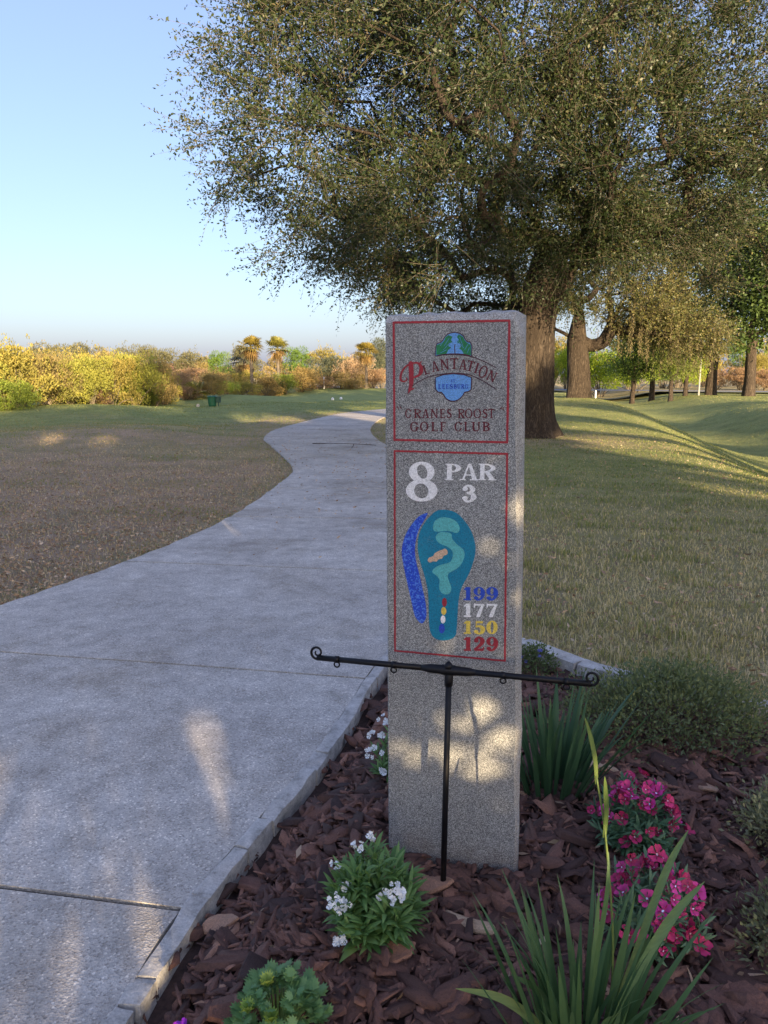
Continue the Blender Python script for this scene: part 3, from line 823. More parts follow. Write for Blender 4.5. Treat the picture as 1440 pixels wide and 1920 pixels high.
# upper panel: crest, arched name and club name
crest_top = [(498, 375), (508, 250), (520, 225), (560, 212), (590, 190), (610, 150), (650, 110), (700, 90), (750, 86), (800, 98), (845, 130), (868, 175), (890, 200), (930, 210), (948, 245), (945, 375), (870, 358), (780, 350), (700, 350), (610, 356)]
shape('crest_top', crest_top, UP, M['p_sky'], -.0008)
line_part('crest_outline', crest_top, 11, UP, M['p_dark'], -.0018, True)
shape('palm_left', [(512, 362), (514, 245), (565, 222), (600, 195), (622, 150), (660, 120), (712, 140), (690, 180), (712, 205), (675, 222), (660, 255), (695, 272), (660, 300), (635, 350)], UP, M['p_green'], -.0013)
shape('palm_right', [(938, 366), (936, 240), (890, 215), (860, 185), (838, 140), (785, 112), (765, 145), (790, 180), (762, 205), (805, 232), (815, 268), (785, 280), (825, 305), (850, 354)], UP, M['p_green'], -.0013)
for a, b in (((620, 170), (560, 250)), ((670, 160), (610, 250)), ((680, 215), (600, 300)), ((640, 300), (560, 340)), ((800, 145), (835, 250)), ((780, 195), (850, 280)), ((900, 235), (860, 300)), ((920, 270), (890, 340))):
    line_part('frond_line', [a, b], 4.5, UP, M['p_sky'], -.0022)
line_part('trunk_line', [(742, 350), (735, 290), (742, 230)], 10, UP, M['p_dark'], -.0013)
crest_low = [(500, 640), (500, 780), (530, 818), (575, 822), (600, 850), (635, 905), (690, 930), (740, 930), (790, 910), (835, 865), (860, 822), (910, 812), (940, 785), (945, 640), (850, 605), (720, 592), (600, 605)]
shape('crest_shield', crest_low, UP, M['p_sky'], -.0008)
line_part('crest_outline', crest_low, 13, UP, M['p_dark'], -.0018, True)
upper_arc = catmull([(500, 380), (600, 362), (720, 356), (840, 366), (960, 388), (1080, 435), (1180, 485), (1240, 520)], 6)
lower_arc = catmull([(215, 745), (300, 690), (400, 640), (500, 612), (620, 594), (740, 585), (860, 596), (960, 622), (1080, 680), (1170, 735), (1245, 785)], 6)
line_part('arch_line', upper_arc, 11, UP, M['p_dark'])
line_part('arch_line', lower_arc, 11, UP, M['p_dark'])
# big swash initial
fP = Field(1300, 900, res=1 / 7.0, pad=10); fP.dx = 7.0
fP.x = np.arange(40, 380, 5.0); fP.y = np.arange(420, 860, 5.0); fP.X, fP.Y = np.meshgrid(fP.x, fP.y); fP.d = np.full(fP.X.shape, 1e3)
fP.U(fP.stroke([(200, 470), (205, 600), (205, 700), (185, 790), (165, 835)], [30, 30, 27, 16, 4]))
fP.U(fP.poly([(180, 775), (255, 765), (225, 790), (175, 812)]))
fP.U(fP.stroke([(120, 690), (85, 680), (72, 640), (90, 570), (140, 505), (210, 468), (280, 462), (320, 500), (325, 560), (300, 610), (235, 640)], [7, 14, 15, 12, 11, 11, 12, 20, 26, 16, 8]))
fP.U(fP.stroke([(120, 690), (150, 670), (140, 640)], [9, 8, 5])); fP.U(fP.stroke([(300, 470), (335, 440)], [10, 3]))
face_mesh('letter', fP.polys(), UP, M['p_crimson'])
for ch, x0, x1, yt, yb, rot in (('L', 350, 418, 487, 605, -17), ('A', 447, 540, 440, 568, -12), ('N', 560, 668, 412, 548, -6), ('T', 684, 780, 402, 538, 1), ('A', 790, 890, 415, 545, 6), ('T', 886, 978, 436, 564, 14), ('I', 985, 1030, 460, 590, 18), ('O', 1036, 1138, 494, 645, 22), ('N', 1140, 1248, 560, 690, 26)):
    put(ch, UP, x0, x1, yt, yb, M['p_maroon'], rot, .17, .08)
small = [('A', 685, 712, 662, 698), ('T', 716, 742, 662, 698)] + [(c, 535 + i * 47, 535 + i * 47 + 38, 722, 778) for i, c in enumerate('LEESBURG')]
for ch, x0, x1, yt, yb in small:
    o = put(ch, UP, x0, x1, yt, yb, M['p_blue'], 0, .2, .1); o.location.y = -.0008
for ch, x0, x1 in (('C', 130, 205), ('R', 235, 325), ('A', 335, 425), ('N', 440, 535), ('E', 552, 620), ('S', 640, 700), ('R', 775, 858), ('O', 862, 955), ('O', 968, 1062), ('S', 1080, 1140), ('T', 1150, 1225)):
    put(ch, UP, x0, x1, 1025, 1138, M['p_maroon'], 0, .16, .085)
for ch, x0, x1 in (('G', 190, 290), ('O', 310, 415), ('L', 445, 530), ('F', 555, 632), ('C', 735, 828), ('L', 850, 925), ('U', 942, 1055), ('B', 1075, 1165)):
    put(ch, UP, x0, x1, 1185, 1300, M['p_maroon'], 0, .17, .085)
for a, b in (((35, 995), (50, 1030)), ((68, 995), (85, 1030)), ((1300, 1030), (1318, 995)), ((1325, 1035), (1340, 1005))):
    line_part('quotation_mark', [a, b], 15, UP, M['p_maroon'], taper=[1.2, .3])
# lower panel: hole number, par, hole plan, tees and yardages
put('8', LO, 272, 540, 160, 488, M['p_white'], 0, .19, .08, 'numeral')
for ch, x0, x1 in (('P', 596, 735), ('A', 725, 880), ('R', 875, 1022)): put(ch, LO, x0, x1, 176, 314, M['p_white'], 1.5, .2, .07)
put('3', LO, 742, 858, 355, 495, M['p_white'], 0, .22, .08, 'numeral')
for s_, yt, yb, m in (('199', 1208, 1318, 'p_blue'), ('177', 1346, 1458, 'p_white'), ('150', 1490, 1600, 'p_yellow'), ('129', 1626, 1742, 'p_crimson')):
    for k, ch in enumerate(s_):
        x0 = (752, 838, 944)[k]; x1 = (825, 934, 1044)[k]
        put(ch, LO, x0, x1, yt, yb, M[m], 1.5, .23, .09, 'numeral')
shape('rough_outline', [(490, 600), (540, 565), (620, 562), (700, 590), (770, 660), (820, 740), (850, 830), (856, 900), (840, 990), (800, 1100), (750, 1190), (725, 1260), (712, 1350), (705, 1450), (698, 1560), (690, 1610), (650, 1645), (580, 1655), (520, 1640), (480, 1590), (466, 1500), (462, 1350), (456, 1240), (430, 1120), (395, 1010), (372, 900), (375, 800), (400, 720), (440, 655)], LO, M['p_teal'], -.0009, 3)
shape('putting_green', [(500, 700), (520, 650), (570, 625), (630, 628), (690, 655), (722, 705), (715, 745), (690, 755), (650, 742), (600, 738), (540, 744), (508, 735)], LO, M['p_aqua'], -.0016, 3)
shape('fairway', [(525, 780), (560, 748), (620, 750), (655, 765), (660, 800), (700, 850), (750, 890), (765, 940), (740, 1010), (690, 1060), (635, 1090), (625, 1130), (650, 1200), (650, 1240), (625, 1268), (580, 1262), (552, 1220), (555, 1150), (530, 1112), (495, 1085), (510, 1050), (570, 1020), (640, 1000), (665, 950), (660, 905), (620, 870), (560, 845), (530, 815)], LO, M['p_aqua'], -.0016, 3)
shape('sand_bunker', [(455, 985), (470, 960), (500, 950), (515, 925), (550, 905), (580, 895), (600, 885), (622, 905), (618, 935), (590, 945), (575, 970), (545, 975), (530, 995), (500, 992), (475, 1003)], LO, M['p_sand'], -.0016, 2)
shape('water_hazard', [(455, 588), (425, 650), (385, 720), (360, 800), (348, 900), (360, 1000), (385, 1100), (415, 1230), (438, 1340), (445, 1440), (430, 1490), (405, 1512), (375, 1490), (345, 1440), (320, 1330), (290, 1200), (260, 1060), (240, 940), (245, 850), (275, 760), (325, 680), (385, 615)], LO, M['p_water'], -.0009, 3)
for cx, cy, rx, ry, m in ((596, 1335, 20, 38, 'p_crimson'), (590, 1408, 22, 33, 'p_yellow'), (584, 1478, 20, 34, 'p_white'), (574, 1555, 25, 40, 'p_blue')):
    shape('tee_mark', [(cx + rx * math.cos(a) - (cy - 1400) * 0 , cy + ry * math.sin(a)) for a in np.linspace(0, 2 * math.pi, 17)[:-1]], LO, M[m], -.0016)

# ------------------------------------------------------------------ black metal flag stand
stand = empty('flag_stand', (.178, 1.98, 0), PANG); tag(stand, 'black metal T shaped garden flag stand in front of the granite sign', 'flag stand')
BZ0 = .69
m = MB(); m.tube([(-.004, 0, -.12), (0, 0, .3), (.004, 0, BZ0 - .03)], .0088, 12); m.build('post', M['black_metal'], stand, True)
m = MB(); m.tube([(0.004, 0, BZ0 - .045), (.004, 0, BZ0 - .03), (.004, 0, BZ0 + .004)], [.012, .0125, .0125], 12)
m.tube([(-.075, 0, BZ0), (-.05, 0, BZ0), (-.02, 0, BZ0), (.0, 0, BZ0), (.028, 0, BZ0), (.058, 0, BZ0), (.08, 0, BZ0)], [.0085, .0125, .0135, .017, .0135, .0125, .0085], 12)
m.tube([(.003, 0, BZ0 + .008), (.003, 0, BZ0 + .018), (.003, 0, BZ0 + .026)], [.016, .01, .003], 12); m.build('tee_joint', M['black_metal'], stand, True)
for s_, L in ((-1, .385), (1, .388)):
    m = MB(); m.tube([(s_ * .02, 0, BZ0), (s_ * L, 0, BZ0)], .0085, 12); m.build('crossbar', M['black_metal'], stand, True)
    pts = [(s_ * (L - .006), 0, BZ0 - .005)]
    for k in range(34):
        a = -1.25 + k / 33 * 8.2; rr = .0205 * (1 - .78 * k / 33)
        pts.append((s_ * (L + .004 + rr * math.cos(a) - .004), 0, BZ0 + .016 + rr * math.sin(a)))
    m = MB(); m.tube(pts, [.0038] * 10 + list(np.linspace(.0036, .0022, len(pts) - 10)), 8); m.build('scroll', M['black_metal'], stand, True)
    for q_ in (.155, .325):
        m = MB(); m.tube([(s_ * q_ + .008 * math.sin(a), 0, BZ0 - .0155 + .008 * math.cos(a)) for a in np.linspace(0, 2 * math.pi, 15)], .0024, 6, False)
        m.tube([(s_ * q_ - .006, 0, BZ0), (s_ * q_ + .006, 0, BZ0)], .0104, 12); m.build('flag_ring', M['black_metal'], stand, True)

# ------------------------------------------------------------------ plant builders
def strip_leaf(L, wd, bend, fold=.25, n=7, shape_='iris', twist=0.0):
    """leaf along +z that bends towards +x; two quads wide"""
    V = []; F = []
    x = z = 0.0
    for i in range(n):
        t = i / (n - 1)
        if shape_ == 'iris': wq = wd * (.75 + .35 * math.sin(t * 2.2)) * (1 - t ** 3.2)
        elif shape_ == 'lance': wq = wd * (math.sin(math.pi * min(1, t * .93 + .07)) ** .8) * (1 - .1 * t)
        else: wq = wd * (1 - t)
        wq = max(wq, wd * .03)
        a = bend * (t ** 1.6); tw = twist * t
        c, s_ = math.cos(tw), math.sin(tw)
        for k in (-1, 0, 1):
            off = fold * wq * abs(k)
            V.append((x + math.cos(a) * off * .5 + s_ * k * wq / 2, k * wq / 2 * c, z - math.sin(a) * off * .5))
        x += math.sin(a) * L / (n - 1); z += math.cos(a) * L / (n - 1)
    for i in range(n - 1):
        for k in (0, 1): F.append((i * 3 + k, i * 3 + k + 1, i * 3 + 4 + k, i * 3 + 3 + k))
    return V, F

def leaf_mat(name, lo, hi, trans=.25, rough=.45):
    m, t, b = mat(name)
    oi = nd(t, 'ShaderNodeObjectInfo').outputs['Random']
    c = ramp(t, oi, [(0, lo), (.6, tuple((a + b_) / 2 for a, b_ in zip(lo, hi))), (1, hi)])
    g = coords(t, 'Object', (1, 60, .5)); g1 = coords(t, 'Object'); c = mix(t, .5, c, ramp(t, noise(t, g, 8, 4), [(.3, (.72, .74, .7)), (.7, (1.25, 1.22, 1.2))]), 'MULTIPLY')
    zt = nd(t, 'ShaderNodeSeparateXYZ'); t.links.new(g1, zt.inputs[0])
    c = mix(t, ramp(t, math_(t, 'ADD', zt.outputs[2], math_(t, 'MULTIPLY', noise(t, g1, 9, 3), .16)), [(1.0, (0, 0, 0)), (1.06, (.9, .9, .9))]), c, (.3, .22, .1))
    t.links.new(c, b.inputs['Base Color']); b.inputs['Roughness'].default_value = rough; b.inputs['Specular IOR Level'].default_value = .4
    tr = nd(t, 'ShaderNodeBsdfTranslucent'); t.links.new(c, tr.inputs[0]); ms = nd(t, 'ShaderNodeMixShader'); ms.inputs[0].default_value = trans
    t.links.new(b.outputs[0], ms.inputs[1]); t.links.new(tr.outputs[0], ms.inputs[2]); t.links.new(ms.outputs[0], t.nodes['Material Output'].inputs['Surface'])
    return m
M['iris'] = leaf_mat('iris_leaf', (.06, .13, .045), (.15, .25, .09))
M['iris_dark'] = leaf_mat('dark_iris_leaf', (.045, .11, .05), (.1, .19, .085))
M['stalk'] = leaf_mat('pale_stalk', (.13, .2, .05), (.24, .31, .09))
M['dianthus'] = leaf_mat('dianthus_leaf', (.09, .2, .05), (.22, .36, .11))
M['dianthus_blue'] = leaf_mat('dianthus_grey_leaf', (.08, .17, .08), (.18, .29, .15))
M['mum'] = leaf_mat('mum_leaf', (.12, .26, .09), (.25, .4, .14))
M['mum_tip'] = leaf_mat('mum_tip_leaf', (.22, .35, .06), (.36, .45, .1))
M['petal_white'] = plain('white_petal', (.82, .84, .82), .6, var=.06, vscale=120)
def petal_mat(name, edge, inner, eye):
    m, t, b = mat(name)
    o = coords(t); L_ = nd(t, 'ShaderNodeVectorMath', operation='LENGTH'); t.links.new(o, L_.inputs[0])
    f = math_(t, 'ADD', math_(t, 'MULTIPLY', L_.outputs['Value'], 52), math_(t, 'MULTIPLY', math_(t, 'SUBTRACT', noise(t, o, 260, 3), .5), .3))
    c = ramp(t, f, [(.1, eye), (.2, inner), (.55, edge), (.95, tuple(min(1, v * 1.25 + .015) for v in edge))])
    c = mix(t, 1, c, ramp(t, nd(t, 'ShaderNodeObjectInfo').outputs['Random'], [(0, (.55, .45, .55)), (.6, (.95, 1, 1)), (1, (1.1, 2.0, 2.4))]), 'MULTIPLY')
    t.links.new(c, b.inputs['Base Color']); b.inputs['Roughness'].default_value = .6
    return m
M['petal_pink'] = petal_mat('magenta_petal', (.46, .01, .1), (.34, .006, .05), (.9, .65, .75))
M['petal_purple'] = plain('purple_petal', (.35, .03, .55), .6, var=.2, vscale=90)
M['petal_blue'] = plain('blue_petal', (.09, .1, .4), .6)

def flower_mesh(m, r=.016, petals=5, cup=.3, seed=0, ctr=None):
    rg = np.random.default_rng(seed); mb = MB()
    for k in range(petals):
        a0 = k * 2 * math.pi / petals + rg.uniform(-.12, .12); hw = math.pi / petals * .93; pl = rg.uniform(.82, 1.08); lift = rg.uniform(.3, 1.5)
        V = [(0, 0, .0005 * k * .3)]
        ed = [-1, -.6, -.2, .2, .6, 1]
        for rad, up in ((.5, .2), (1.0, 1.0)):
            for e in ed:
                rr = r * rad * pl * ((1 - .12 * (abs(e) ** 2) + (.11 * rg.uniform(-1, 1))) if rad == 1 else 1)
                a = a0 + e * hw * (1 if rad == 1 else .8)
                V.append((rr * math.cos(a), rr * math.sin(a), r * cup * lift * up * (.7 + .3 * math.cos(e)) + .0009 * e + .001 * rg.uniform(-1, 1)))
        F = [(0, 1 + i, 2 + i) for i in range(5)] + [(1 + i, 7 + i, 8 + i, 2 + i) for i in range(5)]
        mb.add(V, F)
    me = bpy.data.meshes.new('flower'); me.from_pydata(mb.v, [], mb.f); me.materials.append(m); me.polygons.foreach_set('use_smooth', [True] * len(mb.f)); me.update()
    return me

def orient(loc, d, roll=0.0, s=1.0):
    q = Vector(d).to_track_quat('Z', 'Y') @ Matrix.Rotation(roll, 3, 'Z').to_quaternion()
    return Matrix.LocRotScale(Vector(loc), q, Vector((s, s, s)))

def put_copies(name, meshes, mats_, parent, r):
    for Mx in mats_:
        o = obj(name, meshes[r.randrange(len(meshes))], parent); o.matrix_local = Mx

def iris_clump(label, loc, n, L0, L1, wd, m, spread, seed, lean=(0, 0), dead=3):
    r = random.Random(seed); root = empty('iris_plant', loc); tag(root, label, 'plant', 'iris clumps in the bed')
    protos = []
    for k in range(7):
        V, F = strip_leaf(1, wd / .5, r.choice([.12, .25, .45, .7]), .2, 9, 'iris', r.uniform(-.5, .5))
        me = bpy.data.meshes.new('leaf'); me.from_pydata(V, [], F); me.materials.append(m); me.polygons.foreach_set('use_smooth', [True] * len(F)); me.update(); protos.append(me)
    for k in range(n):
        a = r.uniform(0, 6.28); rad = spread * math.sqrt(r.random()) * .42
        px, py = rad * math.cos(a), rad * math.sin(a) * .7
        tilt = R(3 + 25 * (rad / spread / .42) * r.uniform(.5, 1.2)); d = Vector((math.sin(tilt) * math.cos(a) + lean[0], math.sin(tilt) * math.sin(a) * .7 + lean[1], math.cos(tilt)))
        L = r.uniform(L0, L1)
        o = obj('leaf', protos[k % 7], root)
        o.matrix_local = Matrix.LocRotScale(Vector((px, py, -.02)), Vector((0, 0, 1)).rotation_difference(d.normalized()) @ Matrix.Rotation(a + r.uniform(-.6, .6), 3, 'Z').to_quaternion(), Vector((L, L * .5 * r.uniform(.7, 1.15) / L * .5 * 2, L)))
    return root

front = iris_clump('clump of long sword shaped iris leaves at the front of the bed', (.44, 1.42, 0), 96, .18, .42, .017, M['iris'], .26, 4)
back = iris_clump('dense dark green iris clump just right of the granite sign', (.62, 2.54, 0), 84, .24, .46, .021, M['iris_dark'], .3, 9)
# long arching leaves and the budded flower stalk of the front clump
def blade_to(parent, pts, wd, m, name='leaf', n=14):
    P = catmull(pts, 5); V = []; F = []; P, T, U_, W_ = frames(P); k = len(P)
    for i in range(k):
        t = i / (k - 1); hw = wd / 2 * (.6 + .6 * math.sin(t * 2.4)) * (1 - t ** 4) + .0004
        side = np.cross(T[i], np.array([0, -.75, .65])); side /= np.linalg.norm(side) + 1e-9
        nrm = np.cross(side, T[i])
        V += [tuple(P[i] - side * hw + nrm * hw * .3), tuple(P[i]), tuple(P[i] + side * hw + nrm * hw * .3)]
    for i in range(k - 1):
        for q_ in (0, 1): F.append((i * 3 + q_, i * 3 + q_ + 1, i * 3 + 4 + q_, i * 3 + 3 + q_))
    me = bpy.data.meshes.new(name); me.from_pydata(V, [], F); me.materials.append(m); me.polygons.foreach_set('use_smooth', [True] * len(F)); me.update()
    return obj(name, me, parent)
blade_to(front, [(.02, -.02, 0), (.12, .02, .2), (.2, .05, .32), (.27, .06, .4)], .02, M['iris'])
blade_to(front, [(-.03, -.02, 0), (-.1, .0, .09), (-.18, .02, .14), (-.28, .03, .155)], .018, M['stalk'])
blade_to(front, [(-.02, -.01, 0), (-.06, .0, .1), (-.1, .02, .16), (-.16, .02, .2)], .015, M['iris'])
blade_to(front, [(.05, .02, 0), (.16, .1, .25), (.22, .14, .38), (.27, .16, .46)], .016, M['iris'])
blade_to(front, [(.0, .0, 0), (.02, .0, .25), (.035, .0, .42), (.04, .02, .5)], .009, M['iris'])
m = MB(); m.tube(catmull([(.07, .03, 0), (.075, .06, .25), (.055, .1, .5), (.035, .12, .62)], 4), .0026, 6); m.build('flower_stalk', M['stalk'], front, True)
blade_to(front, [(.037, .12, .6), (.03, .118, .66), (.015, .115, .72), (.0, .11, .765)], .009, M['stalk'], 'bud')
blade_to(front, [(.055, .1, .48), (.056, .1, .54), (.052, .1, .59), (.048, .1, .63)], .01, M['stalk'], 'bud')

def dome_points(r, n, rx, rz, zmin=.15):
    out = []
    for _ in range(n):
        a = r.uniform(0, 6.28); zz = zmin + (1 - zmin) * r.random() ** .8; rr = math.sqrt(max(0, 1 - (zz * .96) ** 2)) * r.uniform(.75, 1)
        out.append(Vector((rr * math.cos(a) * rx, rr * math.sin(a) * rx, zz * rz)))
    return out

def dianthus(label, loc, rx, rz, nstem, nfl, leafm, petm, fr, seed, clusters=None, cup=.25, leafL=(.05, .08), lw=.011):
    r = random.Random(seed); root = empty('dianthus_plant', loc); tag(root, label, 'plant')
    protos = []
    for k in range(5):
        V, F = strip_leaf(1, .19, .3 + .35 * k, .25, 6, 'lance')
        me = bpy.data.meshes.new('leaf'); me.from_pydata(V, [], F); me.materials.append(leafm); me.polygons.foreach_set('use_smooth', [True] * len(F)); me.update(); protos.append(me)
    tips = dome_points(r, nstem, rx, rz, .2); sm_ = MB(); mats_ = []
    for tp in tips:
        b = Vector((tp.x * .18, tp.y * .18, -.01)); mid = b.lerp(tp, .5) + Vector((tp.x * .12, tp.y * .12, .01))
        P = catmull([tuple(b), tuple(mid), tuple(tp)], 4); sm_.tube(P, [.0018] * len(P), 4, False)
        for j in range(7):
            t = .25 + .75 * j / 6; q = P[min(len(P) - 1, int(t * (len(P) - 1)))]; d0 = Vector(P[-1] - P[-2]).normalized()
            for s_ in (0, 1):
                a = r.uniform(0, 6.28); side = Vector((math.cos(a), math.sin(a), 0)); d = (d0 * (.55 + .5 * t) + side * (1.1 - .45 * t)).normalized()
                L = r.uniform(*leafL) * (1.1 - .45 * t)
                mats_.append(Matrix.LocRotScale(Vector(q), Vector((0, 0, 1)).rotation_difference(d) @ Matrix.Rotation(a if d.z > .2 else a + 3.1, 3, 'Z').to_quaternion(), Vector((L, L * r.uniform(.8, 1.25), L))))
    sm_.build('stems', leafm, root)
    # leaves nearest the outside are single pieces; all of them share five outlines
    put_copies('leaf', protos, mats_[:290], root, r)
    rest = mats_[290:]
    if rest:
        V = []; F = []
        for Mx in rest:
            me = protos[r.randrange(5)]; b_ = len(V); V += [tuple(Mx @ v.co) for v in me.vertices]; F += [tuple(b_ + i for i in p.vertices) for p in me.polygons]
        me = bpy.data.meshes.new('inner_leaves'); me.from_pydata(V, [], F); me.materials.append(leafm); me.update()
        tag(obj('inner_leaves', me, root), kind='stuff')
    fls = [flower_mesh(petm, fr * r.uniform(.85, 1.12), 5, cup * (1 + .5 * k), 10 * seed + k) for k in range(4)]
    pts = []
    if clusters:
        for (cx, cy, cz, cr, cn) in clusters:
            for _ in range(cn): pts.append(Vector((cx + r.uniform(-1, 1) * cr, cy + r.uniform(-1, 1) * cr, cz + r.uniform(-.5, .7) * cr)))
    else:
        pts = [p * r.uniform(.86, 1.1) + Vector((0, 0, .012)) for p in dome_points(r, nfl, rx, rz, .2)]
    for p in pts:
        d = Vector((p.x / rx * .8 + r.uniform(-.55, .55), p.y / rx * .8 - .3 + r.uniform(-.55, .55), .6 + r.uniform(-.35, .4))).normalized()
        o = obj('flower', fls[r.randrange(4)], root); o.matrix_local = orient(p, d, r.uniform(0, 6.28), r.uniform(.6, 1.1))
    return root

dianthus('bushy green plant with white flower heads in front of the granite sign', (-.03, 1.80, 0), (.128), .225, 60, 0, M['dianthus'], M['petal_white'], .0105, 3,
         [(-.085, -.07, .145, .026, 22), (-.07, -.03, .175, .014, 6), (.06, -.06, .17, .026, 18), (.02, -.06, .165, .01, 4), (-.045, .03, .245, .014, 7), (.005, .05, .255, .014, 7), (-.085, -.11, .075, .016, 9), (-.1, .0, .21, .01, 4)], leafL=(.065, .115))
dianthus('small plant with white flowers half hidden behind the left edge of the granite sign', (.04, 2.62, 0), .09, .2, 16, 0, M['dianthus'], M['petal_white'], .013, 5,
         [(-.07, -.05, .2, .025, 6), (-.075, -.06, .13, .03, 7), (-.05, -.05, .25, .02, 4), (-.06, -.06, .06, .02, 4)])
dianthus('upper magenta flowering plant, behind the other magenta one', (.82, 2.20, 0), .15, .2, 56, 74, M['dianthus_blue'], M['petal_pink'], .024, 6)
dianthus('lower magenta flowering plant, beside the front iris leaves', (.73, 1.80, 0), .155, .19, 56, 76, M['dianthus_blue'], M['petal_pink'], .024, 7)

def lobed_leaf(m, seed):
    r = random.Random(seed); n = 13; V = [(0, 0, 0), (0, 0, .55)]; ring = []
    for i in range(n):
        a = -1.25 + 2.5 * i / (n - 1) ; rr = (.62 + .3 * math.cos(a)) * (1 + .16 * math.cos(i * math.pi)) ; ring.append((.12 * math.sin(2 * a) * .5 + .12 * (rr - .5), rr * math.sin(a) * .72, .12 + rr * math.cos(a)))
    V += ring; F = [(1, 2 + i, 3 + i) for i in range(n - 1)] + [(0, 2, 1), (0, 1, 2 + n - 1)]
    me = bpy.data.meshes.new('leaf'); me.from_pydata(V, [], F); me.materials.append(m); me.polygons.foreach_set('use_smooth', [True] * len(F)); me.update(); return me
mum = empty('leafy_seedling', (-.24, 1.47, 0)); tag(mum, 'low leafy green seedling with lobed leaves at the bottom edge', 'plant')
r = random.Random(12); lm = [lobed_leaf(M['mum'], k) for k in range(3)]; lt = [lobed_leaf(M['mum_tip'], 9)]
sm_ = MB()
for tp in dome_points(r, 90, .125, .15, .1):
    sm_.tube([(tp.x * .2, tp.y * .2, -.02), tuple(tp * .6 + Vector((0, 0, .01))), tuple(tp)], .0016, 4, False)
    for k in range(4):
        a = r.uniform(0, 6.28); d = Vector((math.cos(a) + tp.x * 3, math.sin(a) + tp.y * 3, .75)).normalized()
        o = obj('leaf', lm[k % 3], mum); s_ = r.uniform(.02, .032)
        o.matrix_local = Matrix.LocRotScale(tp * r.uniform(.8, 1), Vector((0, 0, 1)).rotation_difference(d) @ Matrix.Rotation(a, 3, 'Z').to_quaternion(), Vector((s_, s_, s_)))
for p in ((-.02, -.02, .165), (-.06, -.05, .125), (-.005, -.07, .12), (.0, -.08, .095)):
    for k in range(5):
        d = Vector((math.cos(k * 1.26) * .5, math.sin(k * 1.26) * .5, .9)).normalized(); o = obj('leaf', lt[0], mum)
        o.matrix_local = Matrix.LocRotScale(Vector(p), Vector((0, 0, 1)).rotation_difference(d) @ Matrix.Rotation(k * 1.26, 3, 'Z').to_quaternion(), Vector((.026, .026, .026)))
sm_.build('stems', M['mum'], mum)

pp = empty('purple_flower_plant', (-.455, 1.43, 0)); tag(pp, 'single purple bloom just peeping in at the bottom edge', 'flower')
m = MB(); m.tube([(0, 0, -.04), (0, 0, .06)], .002, 5); m.build('stem', M['dianthus'], pp)
for k in range(3):
    o = obj('bloom', flower_mesh(M['petal_purple'], .024, 6, .5 + .5 * k, 70 + k), pp); o.location = (0, 0, .055 + .004 * k); o.scale = (1 - .2 * k,) * 3; o.rotation_euler = (0, 0, k)

def leafy_mass(P, D, L, Wd, tint, name, mats_, asp_jit=.3):
    """many small leaves as one mesh: each a folded diamond"""
    n = len(P); D = D / (np.linalg.norm(D, axis=1)[:, None] + 1e-9)
    rnd = rng.normal(0, 1, (n, 3)); S_ = np.cross(D, rnd); S_ /= np.linalg.norm(S_, axis=1)[:, None] + 1e-9
    L = np.broadcast_to(L, (n,))[:, None] * rng.uniform(1 - asp_jit, 1 + asp_jit, (n, 1)); Wd = np.broadcast_to(Wd, (n,))[:, None] * rng.uniform(.8, 1.2, (n, 1))
    V = np.stack([P, P + D * L * .45 + S_ * Wd / 2, P + D * L, P + D * L * .45 - S_ * Wd / 2], 1).reshape(-1, 3)
    F = (np.arange(n) * 4)[:, None] + np.arange(4)
    return mesh_np(name, V, F, tint=tint, mats=mats_)

def small_shrub(label, loc, rx, ry, rz, n, color, leafL, seed, name='low_shrub', seed_col=.5):
    root = empty(name, loc); tag(root, label, 'shrub')
    g = np.random.default_rng(seed); a = g.uniform(0, 6.28, n); u = g.uniform(0, 1, n); zz = u ** .7
    rr = np.sqrt(np.maximum(0, 1 - zz ** 2)) * g.uniform(.55, 1.05, n) + .12 * g.normal(0, 1, n)
    wob = 1 + .16 * vnoise(np.cos(a) * 3, np.sin(a) * 3, zz * 3 + seed, 1)
    P = np.stack([np.cos(a) * rr * rx * wob, np.sin(a) * rr * ry * wob, np.abs(zz * rz * wob * g.uniform(.7, 1.05, n))], -1)
    D = P / [rx, ry, rz] + g.normal(0, .8, (n, 3)) + [0, 0, .5]
    me = leafy_mass(P, D, leafL, leafL * .42, np.clip(g.beta(2, 2, n), 0, 1), 'foliage', [M['bush_leaf']])
    obj('foliage', me, root, color)
    st = MB()
    for k in range(90):
        i = g.integers(n); p = P[i]; st.tube([(p[0] * .1, p[1] * .1, -.03), tuple(p * [.6, .6, .5]), tuple(p * 1.04 + [0, 0, .01])], [.0025, .0018, .001], 3, False)
    st.build('stems', M['twig'], root)
    return root
small_shrub('broad low green shrub between the back edging and the magenta flowers', (1.24, 3.02, -.02), .50, .34, .27, 11000, (.13, .165, .09), .022, 2)
small_shrub('small grey green shrub at the right edge, level with the upper magenta flowers', (1.40, 2.22, -.02), .24, .2, .2, 5200, (.22, .235, .15), .02, 3)
small_shrub('wispy grey green shrub at the right edge, nearest the viewer', (1.16, 1.72, -.02), .21, .19, .2, 5200, (.18, .2, .12), .019, 4)
bs = small_shrub('little plant with blue blossoms behind the sign by the pale edging', (.76, 3.62, -.02), .13, .1, .17, 900, (.09, .13, .06), .022, 5, 'blue_flower_plant')
fb = flower_mesh(M['petal_blue'], .009, 5, .4, 3)
for k in range(7):
    o = obj('flower', fb, bs); o.matrix_local = orient((random.uniform(-.12, .08), random.uniform(-.1, 0), random.uniform(.1, .19)), (random.uniform(-.3, .3), -.6, .6))

